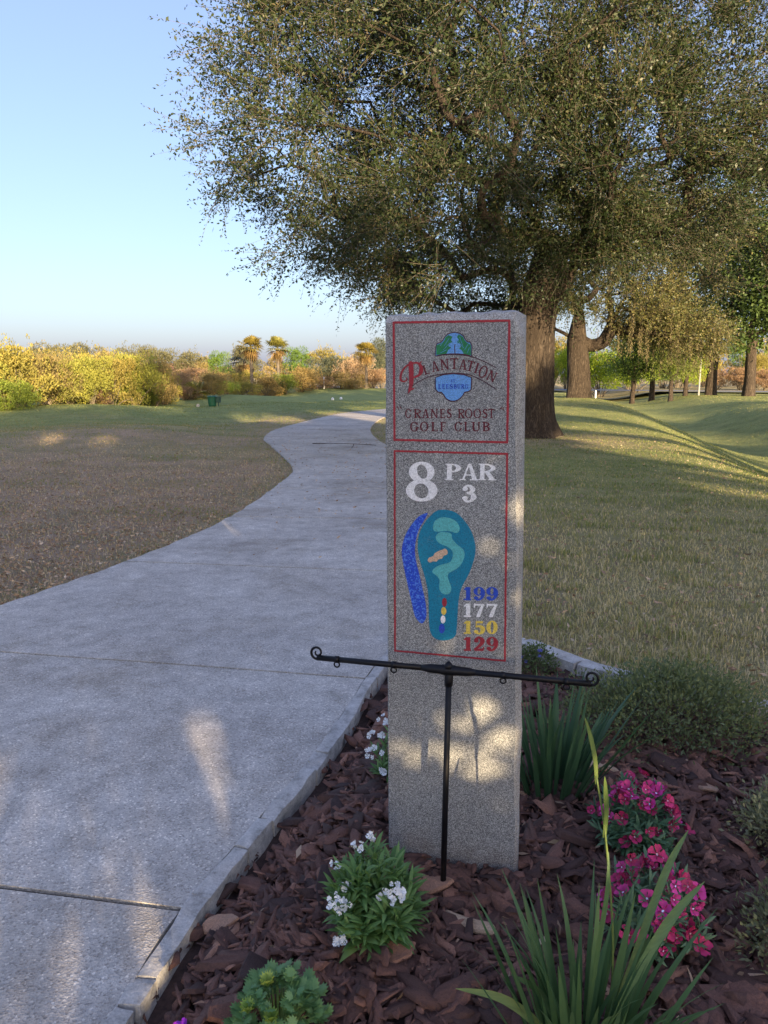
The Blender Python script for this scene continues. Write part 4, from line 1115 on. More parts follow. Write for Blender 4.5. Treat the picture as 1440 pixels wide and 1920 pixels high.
# ------------------------------------------------------------------ grass and leaf litter
def blades(x, y, z, L, wd, tint, name, lean=.5, bm_='blade'):
    n = len(x); a = rng.uniform(0, 6.28, n); ln = rng.uniform(.1, 1, n) * lean + .1
    D = np.stack([np.cos(a), np.sin(a), np.zeros(n)], -1); S_ = np.stack([-np.sin(a), np.cos(a), np.zeros(n)], -1)
    B = np.stack([x, y, z], -1); up = np.array([0, 0, 1.0]); L = L[:, None]; w_ = np.broadcast_to(wd, (n,))[:, None]; ln = ln[:, None]
    mid = B + up * L * .6 * (1 - .25 * ln) + D * L * ln * .35; tip = mid + up * L * (.4 - .45 * ln) + D * L * ln * .6
    V = np.stack([B - S_ * w_ / 2, B + S_ * w_ / 2, mid + S_ * w_ * .4, mid - S_ * w_ * .4, tip], 1).reshape(-1, 3)
    b = (np.arange(n) * 5)[:, None]
    return mesh_np(name, V, [b + np.array([0, 1, 2, 3]), b + np.array([3, 2, 4])], tint=np.concatenate([tint, tint]), mats=[M[bm_]])

def lawn_pts(n, y0, y1, side):
    y = np.exp(rng.uniform(math.log(y0), math.log(y1), n)); x = rng.uniform(-1, 1, n) * (.56 * y + .3)
    l, r_ = path_x(y)
    k = (x > r_ + .02) if side > 0 else (x < l - .01)
    k &= ~inpoly(x, y, BED) & (dist_line(x, y, BACK) > .05) & ((y < 40) | (dist_line(x, y, np.array([(60, 52), (44, 62), (33, 70), (22, 77), (8, 84.0)])) > 3.6))
    return x[k], y[k]
x, y = lawn_pts(270000, 2.6, 74, 1)
n = len(x); f = vnoise(x, y, 2, 1.1); green = sm(6, 13, y) * .55 + .28 * (f > .15)
tint = np.clip(rng.beta(2, 1.5, n) * .95 - green * .45 + .16 + .22 * sm(10, 5, y) - .25 * (vnoise(x, y, 4, 3.2) > .35), 0, 1)
L = rng.uniform(.025, .062, n) * (1 + .3 * f) * (1 + .5 * (vnoise(x, y, 4, 3.2) > .35)) * (1 - .3 * sm(8, 14, y))
bare = sm(.35, .8, -vnoise(x, y, 7, .9)) * sm(9, 5, y)
k = rng.uniform(0, 1, n) > bare * .85
me = blades(x[k], y[k], terrain(x[k], y[k]) - .005, L[k], (.0034 + .0006 * y)[k], tint[k], 'lawn_grass', .8)
tag(obj('lawn_grass', me), 'half dry lawn grass right of the path', 'grass', kind='stuff')
x, y = lawn_pts(180000, 4.4, 48, -1); n = len(x)
f = vnoise(x, y, 5, .8); far = sm(7, 16, y) * .6
k = rng.uniform(0, 1, n) < .7 + .25 * sm(0, .6, f) + far
x, y, f = x[k], y[k], f[k]; n = len(x)
tint = np.clip(rng.beta(3, 1.6, n) + .1 - .6 * sm(9, 33, y + 4.5 * f) - .38 * sm(.1, .7, f), 0, 1)
me = blades(x, y, terrain(x, y) - .005, rng.uniform(.022, .055, n), .0034 + .0006 * y, tint, 'rough_grass', 1.0, 'rough_blade')
tag(obj('rough_grass', me), 'short sparse rough grass left of the path', 'grass', kind='stuff')

def litter_mesh(x, y, z, L, name):
    n = len(x); P = np.stack([x, y, z], -1); a = rng.uniform(0, 6.28, n)
    D = np.stack([np.cos(a), np.sin(a), rng.normal(0, .35, n)], -1)
    return leafy_mass(P, D, L, L * .45, np.clip(rng.beta(2, 2.2, n), 0, 1), name, [M['dead_leaf']])
x, y = lawn_pts(60000, 4.4, 24, -1); n = len(x)
k = rng.uniform(0, 1, n) < (1 - .8 * sm(10, 20, y)) * (1 - .5 * sm(5, 11, -x)); x, y = x[k], y[k]
me = litter_mesh(x, y, terrain(x, y) + rng.uniform(.004, .03, len(x)), rng.uniform(.018, .045, len(x)), 'leaf_litter')
tag(obj('leaf_litter', me), 'fallen brown oak leaves strewn left of the path', 'leaf litter', kind='stuff')
x, y = lawn_pts(14000, 3.4, 19, 1)
k = rng.uniform(0, 1, len(x)) < .35 + .65 * np.exp(-((x - 4) / 2.2) ** 2 - ((y - 17) / 3) ** 2); x, y = x[k], y[k]
me = litter_mesh(x, y, terrain(x, y) + .02, rng.uniform(.025, .05, len(x)), 'lawn_litter')
tag(obj('lawn_litter', me), 'scattered dead leaves on the lawn right of the path', 'leaf litter', kind='stuff')
y = np.exp(rng.uniform(math.log(6), math.log(22), 1500)); l, r_ = path_x(y); u = rng.beta(1.1, 1.0, len(y)); x = l + (r_ - l) * u
k = rng.uniform(0, 1, len(x)) < sm(5, 14, y) + .06; x, y = x[k], y[k]
me = litter_mesh(x, y, np.full(len(x), .008), rng.uniform(.02, .045, len(x)), 'path_litter')
tag(obj('path_litter', me), 'small dark leaves scattered along the far stretch of the path', 'leaf litter', kind='stuff')

x, y = scatter_bed(170); me = litter_mesh(x, y, bedz(x, y) + .022, rng.uniform(.02, .05, len(x)), 'bed_litter')
tag(obj('bed_litter', me), 'dry oak leaves scattered over the bark mulch', 'leaf litter', kind='stuff')
tw = empty('fallen_twig', (-.85, 16.6, .012)); tag(tw, 'thin fallen twig lying across the far bend of the path', 'twig')
m = MB(); m.tube(catmull([(-.75, .12, .01), (-.3, .0, .02), (.2, -.06, .015), (.68, -.3, .01)], 5), [.009] * 4 + [.006] * 12, 5); m.build('stem', M['bark'], tw)
m = MB(); m.tube(catmull([(.15, -.05, .015), (.2, -.5, .03), (.17, -.95, .01)], 4), .006, 5); m.build('side_shoot', M['bark'], tw)

# ------------------------------------------------------------------ trees
def skeleton(trunk, targets, seed, jit=.1, seglen=.8, bias=.15, fork=0):
    g = np.random.default_rng(seed)
    P = [np.array(p, float) for p in trunk]; par = [-1] + list(range(len(trunk) - 1)); plen = [0.0]
    for i in range(1, len(P)): plen.append(plen[-1] + np.linalg.norm(P[i] - P[i - 1]))
    ends = []; root = P[fork]
    for t in sorted(targets, key=lambda q_: np.linalg.norm(q_ - root)):
        A = np.array(P[fork:]); d = np.linalg.norm(A - t, axis=1); i = int(np.argmin(d + bias * np.array(plen[fork:]))) + fork
        a = P[i]; D_ = np.linalg.norm(t - a); ns = max(2, int(D_ / seglen)); j1 = g.normal(0, 1, 3) * D_ * jit; prev = i
        for k in range(1, ns + 1):
            u = k / ns; p = a + (t - a) * u + (j1 + np.array([0, 0, .07 * D_])) * math.sin(math.pi * u) + g.normal(0, .03, 3) * (k < ns)
            P.append(p); par.append(prev); plen.append(plen[prev] + D_ / ns); prev = len(P) - 1
        ends.append(prev)
    return np.array(P), np.array(par), ends

def radii(P, par, r0, rtrunk, ntrunk, ex=1.75):
    n = len(P); acc = np.zeros(n); ch = [[] for _ in range(n)]
    for i in range(n):
        if par[i] >= 0: ch[par[i]].append(i)
    r = np.zeros(n)
    for i in range(n - 1, -1, -1):
        r[i] = r0 if not ch[i] else sum(r[c] ** ex for c in ch[i]) ** (1 / ex)
    k = rtrunk / r[ntrunk - 1]
    r = r0 + (r - r0) * k if k < 4 else r * k
    return r, ch

def limb_mesh(name, P, par, r, ch, m, skip=0, minr=0.0):
    V = []; F = []; off = 0; quads = []
    done = set(); starts = [(0, -1)] if skip == 0 else []
    for i in range(len(P)):
        if par[i] >= 0:
            sib = ch[par[i]]; main = max(sib, key=lambda c: r[c])
            if i != main or par[i] < skip: starts.append((i, par[i]))
    for s_, p in starts:
        if s_ < skip: continue
        chain = [p] if p >= 0 else []; rad = [min(r[p], r[s_] * 1.25)] if p >= 0 else []; c = s_
        while True:
            chain.append(c); rad.append(r[c])
            if not ch[c]: break
            c = max(ch[c], key=lambda q_: r[q_])
        if len(chain) < 2 or max(rad) < minr: continue
        n = 12 if rad[0] > .18 else 8 if rad[0] > .07 else 5 if rad[0] > .025 else 3
        pts = P[chain]
        if rad[0] > .07 and len(chain) > 3: 
            pts = catmull(pts, 3); rad = np.interp(np.linspace(0, 1, len(pts)), np.linspace(0, 1, len(rad)), rad)
            rad = rad * (1 + .06 * vnoise(pts[:, 0] * 3, pts[:, 1] * 3, pts[:, 2] * 3, 1))
        vs, fs = tube_vf(pts, rad, n, False)
        V += vs; quads += [(a + off, b + off, c_ + off, d + off) for a, b, c_, d in fs]; off += len(vs)
    return mesh_np(name, np.array(V), np.array(quads), smooth=True, mats=[m])

def trunk_mesh(name, pts, rads, m, flare=.5, nseg=40, rows=44, ridge=.03, seed=0):
    Pc = catmull(pts, 12); t = np.linspace(0, 1, rows); k = np.linspace(0, 1, len(Pc))
    C = np.stack([np.interp(t, k, Pc[:, j]) for j in range(3)], -1); rr = np.interp(t, np.linspace(0, 1, len(rads)), rads)
    a = np.arange(nseg) / nseg * 2 * math.pi; V = []
    h0 = C[:, 2] - C[0, 2]
    for i in range(rows):
        fl = flare * math.exp(-h0[i] / .45)
        lob = 1 + fl * (.55 + .6 * np.maximum(0, np.sin(a * 5 + seed + .4 * np.sin(a * 2)))) + .05 * np.sin(a * 3 + h0[i] * .8 + seed)
        rid = ridge * (np.abs(np.sin(a * 13 + 1.2 * vnoise(a * 2, h0[i] * 1.5, seed, 1))) - .5)
        rad = rr[i] * lob + rid
        V.append(np.stack([C[i, 0] + rad * np.cos(a), C[i, 1] + rad * np.sin(a), np.full(nseg, C[i, 2])], -1))
    idq = np.arange(rows * nseg).reshape(rows, nseg)
    F = np.stack([idq[:-1], np.roll(idq, -1, 1)[:-1], np.roll(idq, -1, 1)[1:], idq[1:]], -1).reshape(-1, 4)
    return mesh_np(name, np.concatenate(V), F, smooth=True, mats=[m])

def sample_ell(g, n, ells, shell=.55, avoid=None):
    """points in a union of ellipsoids (cx,cy,cz,rx,ry,rz,weight), denser to the outside"""
    wts = np.array([e[6] for e in ells], float); wts /= wts.sum(); out = []
    while len(out) < n:
        e = ells[g.choice(len(ells), p=wts)]; v = g.normal(0, 1, 3); v /= np.linalg.norm(v); rr = g.uniform(shell ** 3, 1) ** (1 / 3)
        p = np.array(e[:3]) + v * rr * np.array(e[3:6])
        if avoid is not None and avoid(p): continue
        out.append(p)
    return out

def sprays(g, ends_p, ends_d, ntw, tl, nleaf, leafL, leafW, outward=None, droop=.1, tj=.75, twr=.004, ctr=None):
    """twigs with leaves at each branch end -> (leaf P, D), twig mesh arrays"""
    E_ = np.repeat(ends_p, ntw, 0); Dn = np.repeat(ends_d, ntw, 0); n = len(E_)
    D = Dn + g.normal(0, tj, (n, 3)) + [0, 0, -droop]; D /= np.linalg.norm(D, axis=1)[:, None]
    S0 = E_ - D * 0 + g.normal(0, .12, (n, 3)); Lt = g.uniform(*tl, n)[:, None]
    bend = g.normal(0, .25, (n, 3)) + [0, 0, -droop * 1.5]
    mid = S0 + D * Lt * .5 + bend * Lt * .06; tip = S0 + D * Lt + bend * Lt * .25
    # leaves
    u = np.tile(np.linspace(.12, 1.02, nleaf), n)[:, None]; A = np.repeat(S0, nleaf, 0); Mi = np.repeat(mid, nleaf, 0); T_ = np.repeat(tip, nleaf, 0)
    P = A * (1 - u) ** 2 + 2 * u * (1 - u) * Mi + u ** 2 * T_; P = P + g.normal(0, .02, P.shape)
    LD = np.repeat(D, nleaf, 0) * .6 + g.normal(0, .75, P.shape)
    # twigs: two-segment three-sided tubes
    side = np.cross(D, g.normal(0, 1, (n, 3))); side /= np.linalg.norm(side, axis=1)[:, None]; s2 = np.cross(D, side)
    V = []
    for c, rr in ((S0, twr), (mid, twr * .8), (tip, twr * .35)):
        for a in (0, 2.09, 4.19): V.append(c + (math.cos(a) * side + math.sin(a) * s2) * rr)
    V = np.stack(V, 1).reshape(-1, 3); b = (np.arange(n) * 9)[:, None]; F = []
    for i in (0, 1):
        for j in range(3): F.append(b + np.array([i * 3 + j, i * 3 + (j + 1) % 3, i * 3 + 3 + (j + 1) % 3, i * 3 + 3 + j]))
    return P, LD, V, np.concatenate(F)

def end_dirs(P, par, ends, ctr=None, k=.6):
    d = np.array([P[e] - P[par[par[e]]] for e in ends]); d /= np.linalg.norm(d, axis=1)[:, None] + 1e-9
    if ctr is not None:
        o = P[ends] - ctr; o /= np.linalg.norm(o, axis=1)[:, None]; d = d + k * o
    return d / (np.linalg.norm(d, axis=1)[:, None] + 1e-9)

# --- the big live oak over the path
g = np.random.default_rng(21)
oak = empty('live_oak', (3.85, 19.5, 0)); tag(oak, 'huge spreading live oak behind the granite sign, overhanging the path', 'tree')
OB = np.array([3.85, 19.5, 0.0])
trunk_pts = [(0, 0, -.15), (.0, 0, .5), (.03, 0, 1.5), (.02, 0, 2.6), (.1, .0, 3.6), (.4, .1, 4.6)]
obj('trunk', trunk_mesh('trunk', trunk_pts, [.5, .47, .45, .44, .46, .42], M['bark'], .85, 64, 60, .035, 1), oak)
ells = [(.1, 16.4, 6.7, 3.7, 3.2, 3.6, 3.4), (2.6, 18.8, 8.6, 4.6, 3.8, 4.2, 3.0), (7.0, 19.6, 8.0, 4.8, 4.0, 3.9, 3.2), (1.6, 19.4, 4.9, 2.6, 2.2, 1.6, 1.0), (2.0, 17.5, 11.0, 4.9, 4.0, 3.2, 2.4), (10.2, 21.0, 6.4, 3.4, 3.0, 2.8, 1.5), (5.8, 17.4, 6.2, 2.6, 2.2, 2.0, .9), (1.9, 20.6, 3.9, 2.5, 1.6, 1.2, 1.1), (4.1, 18.3, 4.7, 1.9, .9, 1.4, 1.0), (9.0, 19.0, 8.5, 3.5, 3.0, 3.0, 1.2)]
def avoid(p):
    return p[2] < 2.7 or (p[2] < 3.0 and p[0] < 0) or (p[2] < 3.25 and 3.2 < p[0] < 5.4) or (p[2] < 4.0 and p[0] > 5.2)
tg = [p - OB for p in sample_ell(g, 760, ells, .4, avoid)]
limbs = [(-1.2, -.6, 5.4), (-2.6, -1.6, 6.1), (-3.9, -2.4, 6.6), (1.8, -.4, 5.8), (3.0, -.4, 7.2), (3.7, -.4, 8.4), (4.2, -.3, 9.8), (2.6, .2, 4.9), (4.2, -.2, 4.8), (.5, -.8, 6.6), (.2, -1.4, 8.4)]
trk = [np.array(p, float) for p in trunk_pts]
P, par, ends = skeleton(trk, [np.array(l) for l in limbs] + tg, 5, .09, .8, .12, 4)
rr, ch = radii(P, par, .009, .42, 5)
obj('limbs', limb_mesh('limbs', P, par, rr, ch, M['bark'], 5), oak)
ed = end_dirs(P, par, ends, np.array([1.0, 0, 5.0]), .7)
NT, NL = 24, 22
lp, ld, tv, tf = sprays(g, P[ends], ed, NT, (.45, 1.35), NL, .06, .025, droop=.12, tj=.62, twr=.0042)
ctint = np.repeat(g.normal(0, .13, len(ends)), NT * NL)          # yellower sprays stand in for golden lit patches of the crown
tint = np.clip(g.beta(2, 2.6, len(lp)) + ctint, 0, 1)
E_ = P[ends]; ip = np.repeat(E_, 130, 0); ip = ip + np.clip(g.normal(0, .3, ip.shape), -.6, .6) + np.repeat(ed, 130, 0) * g.uniform(-.2, .5, (len(ip), 1)); ip = ip[ip[:, 2] > 2.6]
obj('inner_crown', leafy_mass(ip, g.normal(0, 1, ip.shape), .1, .05, np.clip(g.beta(2, 2.8, len(ip)), 0, 1), 'inner_crown', [M['oak_leaf']]), oak)
obj('crown', leafy_mass(lp, ld, .066, .028, tint, 'crown', [M['oak_leaf']]), oak)
obj('twigs', mesh_np('twigs', tv, tf, mats=[M['twig']]), oak)

# --- the second oak farther along the bank, hung with moss
g = np.random.default_rng(33)
oak2 = empty('mossy_oak', (9.0, 35.0, .5)); tag(oak2, 'second oak beyond the big one, its low limb hung with pale moss', 'tree')
O2 = np.array([9.0, 35.0, .5])
tp2 = [(0, 0, -.3), (0, 0, .6), (-.05, 0, 1.6), (-.15, 0, 2.6), (-.1, .1, 3.8)]
obj('trunk', trunk_mesh('trunk', tp2, [.54, .5, .48, .44, .2], M['bark'], .3, 48, 40, .04, 3), oak2)
ells2 = [(11.8, 34.4, 4.5, 2.6, 2.2, 1.3, 2.6), (13.4, 34.0, 3.4, 1.7, 1.6, 1.0, 1.2), (8.4, 34.6, 7.2, 4.0, 3.5, 2.4, 2.4), (12.2, 35.2, 7.6, 4.4, 3.5, 2.8, 2.4), (7.2, 33.8, 4.6, 2.2, 2.0, 1.2, 1.2)]
tg = [p - O2 for p in sample_ell(g, 420, ells2, .35, lambda p: p[2] < 2.7)]
P, par, ends = skeleton([np.array(p, float) for p in tp2], [np.array(l) for l in [(.9, -.2, 2.5), (1.7, -.4, 3.0), (2.6, -.6, 3.15), (3.4, -.8, 2.9)]] + tg, 6, .1, .9, .1, 2)
rr, ch = radii(P, par, .014, .42, 4)
obj('limbs', limb_mesh('limbs', P, par, rr, ch, M['bark'], 4), oak2)
ed = end_dirs(P, par, ends, np.array([1.0, 0, 3.0]), .6)
lp, ld, tv, tf = sprays(g, P[ends], ed, 14, (.5, 1.2), 14, .1, .045, droop=.2, tj=.7, twr=.006)
obj('crown', leafy_mass(lp, ld, .105, .048, np.clip(g.beta(2, 2, len(lp)) + .12, 0, 1), 'crown', [M['oak_gold']]), oak2)
obj('twigs', mesh_np('twigs', tv, tf, mats=[M['twig']]), oak2)
me_ = [e for e in ends if P[e][2] < 4.4 and P[e][0] > .8]
mp = []; 
for e in me_:
    for k in range(2):
        if g.uniform() < .45: continue
        L = g.uniform(.4, 1.7); b = P[e] + g.normal(0, .25, 3); m_ = int(L * 46)
        mp.append(b + np.stack([g.normal(0, .028, m_), g.normal(0, .028, m_), -np.linspace(0, L, m_)], -1))
mp = np.concatenate(mp); md = g.normal(0, .45, mp.shape) + [0, 0, -1]
obj('hanging_moss', leafy_mass(mp, md, .1, .03, g.uniform(0, 1, len(mp)), 'hanging_moss', [M['moss_leaf']]), oak2)

# --- unseen pines behind the viewpoint, crowns cut open where sun patches should fall
def sun_gap(P, targets, extra=.1):
    keep = np.ones(len(P), bool)
    for (tx, ty, tz, rad) in targets:
        v = P - [tx, ty, tz]; t = v @ SUNV; d = np.linalg.norm(v - t[:, None] * SUNV, axis=1); keep &= ~((d < rad + extra) & (t > 0))
    return keep
GAPS = [(.22, 2.1, .4, .6), (.42, 2.06, 1.0, .35), (-.69, 2.72, 0, .5), (-1.4, 2.2, 0, .5), (-.64, 1.8, 0, .4), (-.38, 2.53, 0, .3), (-3.6, 7.5, 0, .18), (-8, 18, 0, .3), (-6.5, 17.4, 0, .2),
        (-1, 29, 0, 1.1), (-4.5, 29, 0, .9), (3.95, 18.9, 2.5, .6), (1.15, 1.95, 0, .05), (5.7, 13.8, -.1, .7), (4.9, 9.6, -.1, .42), (6.4, 17, -.1, .7), (7.6, 21, -.1, .9), (8.6, 25.4, 0, 1.1), (5.2, 17.5, 0, .5), (6, 22, 0, .6), (12, 20, -1, .7), (5.3, 11.5, -.1, .25), (9, 16, -.8, .4), (14, 26, -1, .8), (6.5, 30, .2, 1)]
SD = np.array([-math.sin(R(SUN_AZ)), math.cos(R(SUN_AZ))]); SQ = np.array([math.cos(R(SUN_AZ)), math.sin(R(SUN_AZ))])
ordw = ['first', 'second', 'third', 'fourth', 'fifth', 'sixth', 'seventh', 'eighth', 'ninth', 'tenth', 'eleventh', 'twelfth', 'thirteenth']
for i, (s_, q_, rad, top, dens) in enumerate([(-52, -8, 5.6, 17.6, 1), (-54, .5, 5.8, 18.0, 1.2), (-52, 8.5, 5.6, 18.0, 1.2), (-55, 16, 4.6, 18.0, .8), (-50, 23.5, 2.2, 17.0, .3), (-50, 30.5, 2.0, 17.4, .3), (-52, 38, 2.4, 17.4, .35)]):  # thin crowned ones at the end added to stripe the lawn with shade
    g = np.random.default_rng(100 + i); c = SD * s_ + SQ * q_
    root = empty('unseen_pine', (c[0], c[1], -.05)); tag(root, f'unseen high crowned pine behind the viewpoint, {ordw[i]} of the row shaped to shade the scene', 'tree', 'unseen pines shading the scene from behind')
    obj('trunk', trunk_mesh('trunk', [(0, 0, -.1), (0, 0, 3), (.15, 0, 8), (.1, .1, 13), (0, 0, 16.5)], [.4, .34, .3, .22, .08], M['bark'], .3, 16, 20, .02, i), root)
    zc = 13.2; cl = np.array(sample_ell(g, int(170 * dens), [(0, 0, zc, rad, rad, top - zc, 3), (0, 0, 10.6, rad * .95, rad * .95, 2.6, 1.6)], .25, lambda p: p[2] < 8.2))
    P, par, ends = skeleton([np.array(p, float) for p in [(0, 0, -.1), (.15, 0, 8), (.1, .1, 11), (.05, 0, 14)]], list(cl[:70]), i, .06, 1.5, .1, 1)
    rr, ch = radii(P, par, .02, .2, 3); obj('limbs', limb_mesh('limbs', P, par, rr, ch, M['bark'], 4), root)
    lp = np.repeat(cl, 165, 0); lp = lp + np.clip(g.normal(0, .62, lp.shape), -1.5, 1.5); lp = lp[lp[:, 2] > 7.6]
    W_ = lp + [c[0], c[1], -.05]; k = sun_gap(W_, GAPS); lp = lp[k]
    obj('crown', leafy_mass(lp, g.normal(0, 1, lp.shape), .35, .19, g.beta(2, 2, len(lp)), 'crown', [M['oak_leaf']]), root)

# --- unseen oak added right of the viewpoint; its bough is pierced to dapple the bed
g = np.random.default_rng(77); c = SD * -8 + SQ * 6.5
bo = empty('added_bough_oak', (c[0], c[1], -.05)); tag(bo, 'unseen oak added right of the viewpoint, its low bough dappling the sign and path', 'tree')
obj('trunk', trunk_mesh('trunk', [(0, 0, -.1), (-.1, 0, 1), (-.3, 0, 2.2), (-.5, .05, 3.4)], [.34, .3, .28, .22], M['bark'], .4, 24, 18, .02, 5), bo)
bc = SD * -7 + SQ * .25 - c
cl = []
while len(cl) < 130:
    v = g.normal(0, 1, 3); v *= g.uniform(0, 1) ** (1 / 3) / np.linalg.norm(v); p = SQ * v[0] * 2.0 + SD * v[1] * .8; cl.append(np.array([bc[0] + p[0], bc[1] + p[1], 2.15 + v[2] * 1.35]))
P, par, ends = skeleton([np.array(p, float) for p in [(0, 0, -.1), (-.1, 0, 1), (-.3, 0, 2.2), (-.5, .05, 3.4)]], [np.array([bc[0] * .4, bc[1] * .4, 3.6]), np.array([bc[0] * .75, bc[1] * .75, 3.3])] + cl, 8, .07, .6, .1, 2)
rr, ch = radii(P, par, .006, .16, 4); obj('limbs', limb_mesh('limbs', P, par, rr, ch, M['bark'], 4), bo)
lp = np.repeat(np.array(cl), 300, 0); lp = lp + np.clip(g.normal(0, .24, lp.shape), -.55, .55)
lp = lp[sun_gap(lp + [c[0], c[1], -.05], [(.26, 2.1, .41, .1), (.08, 2.13, .37, .05), (.42, 2.06, .95, .05), (.42, 2.06, 1.1, .05), (-.69, 2.74, 0, .055), (-1.4, 2.2, 0, .1), (-1.2, 1.95, 0, .05), (-.64, 1.8, 0, .04), (-.38, 2.53, 0, .03), (1.12, 1.95, 0, .04)], .035)]  # leaves dropped along sun rays to leave the dapples
obj('crown', leafy_mass(lp, g.normal(0, 1, lp.shape), .085, .045, g.beta(2, 2.5, len(lp)), 'crown', [M['oak_leaf']]), bo)

# --- roadside trees
def road_tree(seed):
    g = np.random.default_rng(seed); tp = [(0, 0, -.3), (0, 0, 1), (.05, 0, 2.2), (.0, .05, 3.2)]
    tm = trunk_mesh('trunk', tp, [.3, .27, .25, .24], M['bark'], .35, 20, 16, .015, seed)
    cl = [np.array(p) for p in sample_ell(g, 90, [(0, 0, 5.8, 3.2, 3.2, 3.6, 2), (0, 0, 9, 2.4, 2.4, 3, 1)], .3, lambda p: p[2] < 2.9)]
    P, par, ends = skeleton([np.array(p, float) for p in tp], cl, seed, .1, 1.2, .1, 2); rr, ch = radii(P, par, .02, .23, 4)
    lm_ = limb_mesh('limbs', P, par, rr, ch, M['bark'], 4)
    lp = np.repeat(P[ends], 130, 0); lp = lp + g.normal(0, .5, lp.shape); lp = lp[lp[:, 2] > 2.2]
    cm = leafy_mass(lp, g.normal(0, 1, lp.shape) + [0, 0, -.2], .22, .12, g.beta(2, 2, len(lp)), 'crown', [M['bush_leaf']])
    return tm, lm_, cm
RT = [road_tree(50), road_tree(51)]
for i, (x, y, s_, col, lab) in enumerate([(21.9, 66.6, .75, (.07, .11, .03), 'slim roadside tree farthest left in the row by the road'), (23.6, 66.6, .85, (.06, .1, .03), 'dark trunked roadside tree, second from left by the road'),
        (22.5, 59.3, .6, (.12, .15, .04), 'small sunlit roadside tree with a pale trunk under the hanging moss'), (25.0, 62.7, .65, (.16, .22, .03), 'pale roadside tree with bright leaves beside the lamp post'),
        (27.1, 62.7, 1.5, (.055, .09, .028), 'big dark crowned roadside tree right of the lamp post'), (28.6, 59.3, 1.5, (.06, .095, .028), 'big dark crowned roadside tree nearest the right edge'), (32.0, 57, 1.6, (.06, .095, .028), 'roadside tree whose crown reaches in at the far right edge')]):
    root = empty('roadside_tree', (x, y, float(terrain(x, y)))); tag(root, lab, 'tree', 'trees lining the road'); a, b_, c_ = RT[i % 2]
    root.scale = (s_,) * 3; root.rotation_euler = (0, 0, i * 1.7)
    obj('trunk', a, root); obj('limbs', b_, root); obj('crown', c_, root, col)

# --- hedges, brush and far trees
def bush_proto(seed, n, tall=False):
    g = np.random.default_rng(seed); nb = 16
    ce = []
    for k in range(nb):
        a = g.uniform(0, 6.28); zz = g.uniform(.12, .85); rr = g.uniform(.1, .78) * math.sqrt(max(.05, 1 - (zz - .35) ** 2 * 1.6)); ce.append((rr * math.cos(a), rr * math.sin(a), zz, g.uniform(.16, .34)))
    ce.append((0, 0, .75, .24)); ce = np.array(ce); i = g.integers(len(ce), size=n)
    v = g.normal(0, 1, (n, 3)); v /= np.linalg.norm(v, axis=1)[:, None]; rad = ce[i, 3] * g.uniform(.3, 1.05, n) ** .5
    P = ce[i, :3] + v * rad[:, None] * [1.15, 1.15, .62]; P[:, 2] = np.abs(P[:, 2])
    ns, nl = (46, 34) if not tall else (30, 30)                     # upright shoots breaking the outline
    a = g.uniform(0, 6.28, ns); r0 = .8 * np.sqrt(g.uniform(0, 1, ns)); top = (1.12 - .5 * r0 ** 2) * g.uniform(.7, 1.08, ns)
    u = g.uniform(.35, 1, (ns, nl)); lx = g.normal(0, .1, ns)
    sp = np.stack([(r0 * np.cos(a))[:, None] + lx[:, None] * u + g.normal(0, .025, (ns, nl)), (r0 * np.sin(a))[:, None] + g.normal(0, .025, (ns, nl)), top[:, None] * u], -1).reshape(-1, 3)
    P = np.concatenate([P, sp]); v = np.concatenate([v, g.normal(0, .5, sp.shape) + [0, 0, .6]]); i = np.concatenate([i, np.repeat(g.integers(len(ce), size=ns), nl)]); n = len(P)
    if tall: P[:, 2] = .16 + P[:, 2] * .86
    me = leafy_mass(P, v + g.normal(0, .6, (n, 3)) + [0, 0, .5], .05, .021, np.clip(g.beta(2, 2, n) + .18 * np.sin(i * 2.3), 0, 1), 'foliage', [M['bush_leaf']])
    st = MB()
    for k in range(14):
        c = ce[k]; st.tube([(c[0] * .1, c[1] * .1, -.05), (c[0] * .5, c[1] * .5, c[2] * .55), tuple(c[:3])], [.016, .011, .005], 4, False)
    sme = bpy.data.meshes.new('stems'); sme.from_pydata(st.v, [], st.f); sme.materials.append(M['twig']); sme.update()
    return me, sme
BP = [bush_proto(70 + k, 6500) for k in range(5)]; TPp = [bush_proto(90 + k, 7000, True) for k in range(4)]
CW = {'ochre': ((.24, .22, .06), 'golden ochre'), 'lime': ((.16, .21, .04), 'bright lime green'), 'tan': ((.24, .2, .09), 'tan brown'), 'yellow': ((.23, .24, .055), 'yellow green'), 'olive': ((.23, .2, .06), 'olive'), 'rose': ((.26, .18, .12), 'rosy brown'),
      'mauve': ((.24, .19, .17), 'greyish mauve'), 'rust': ((.25, .19, .08), 'rusty orange'), 'pale': ((.34, .26, .19), 'pale bare'), 'grey': ((.13, .13, .075), 'grey green'), 'green': ((.1, .17, .035), 'fresh green'), 'slate': ((.085, .1, .07), 'slate green'), 'bright': ((.22, .3, .03), 'bright yellow green')}
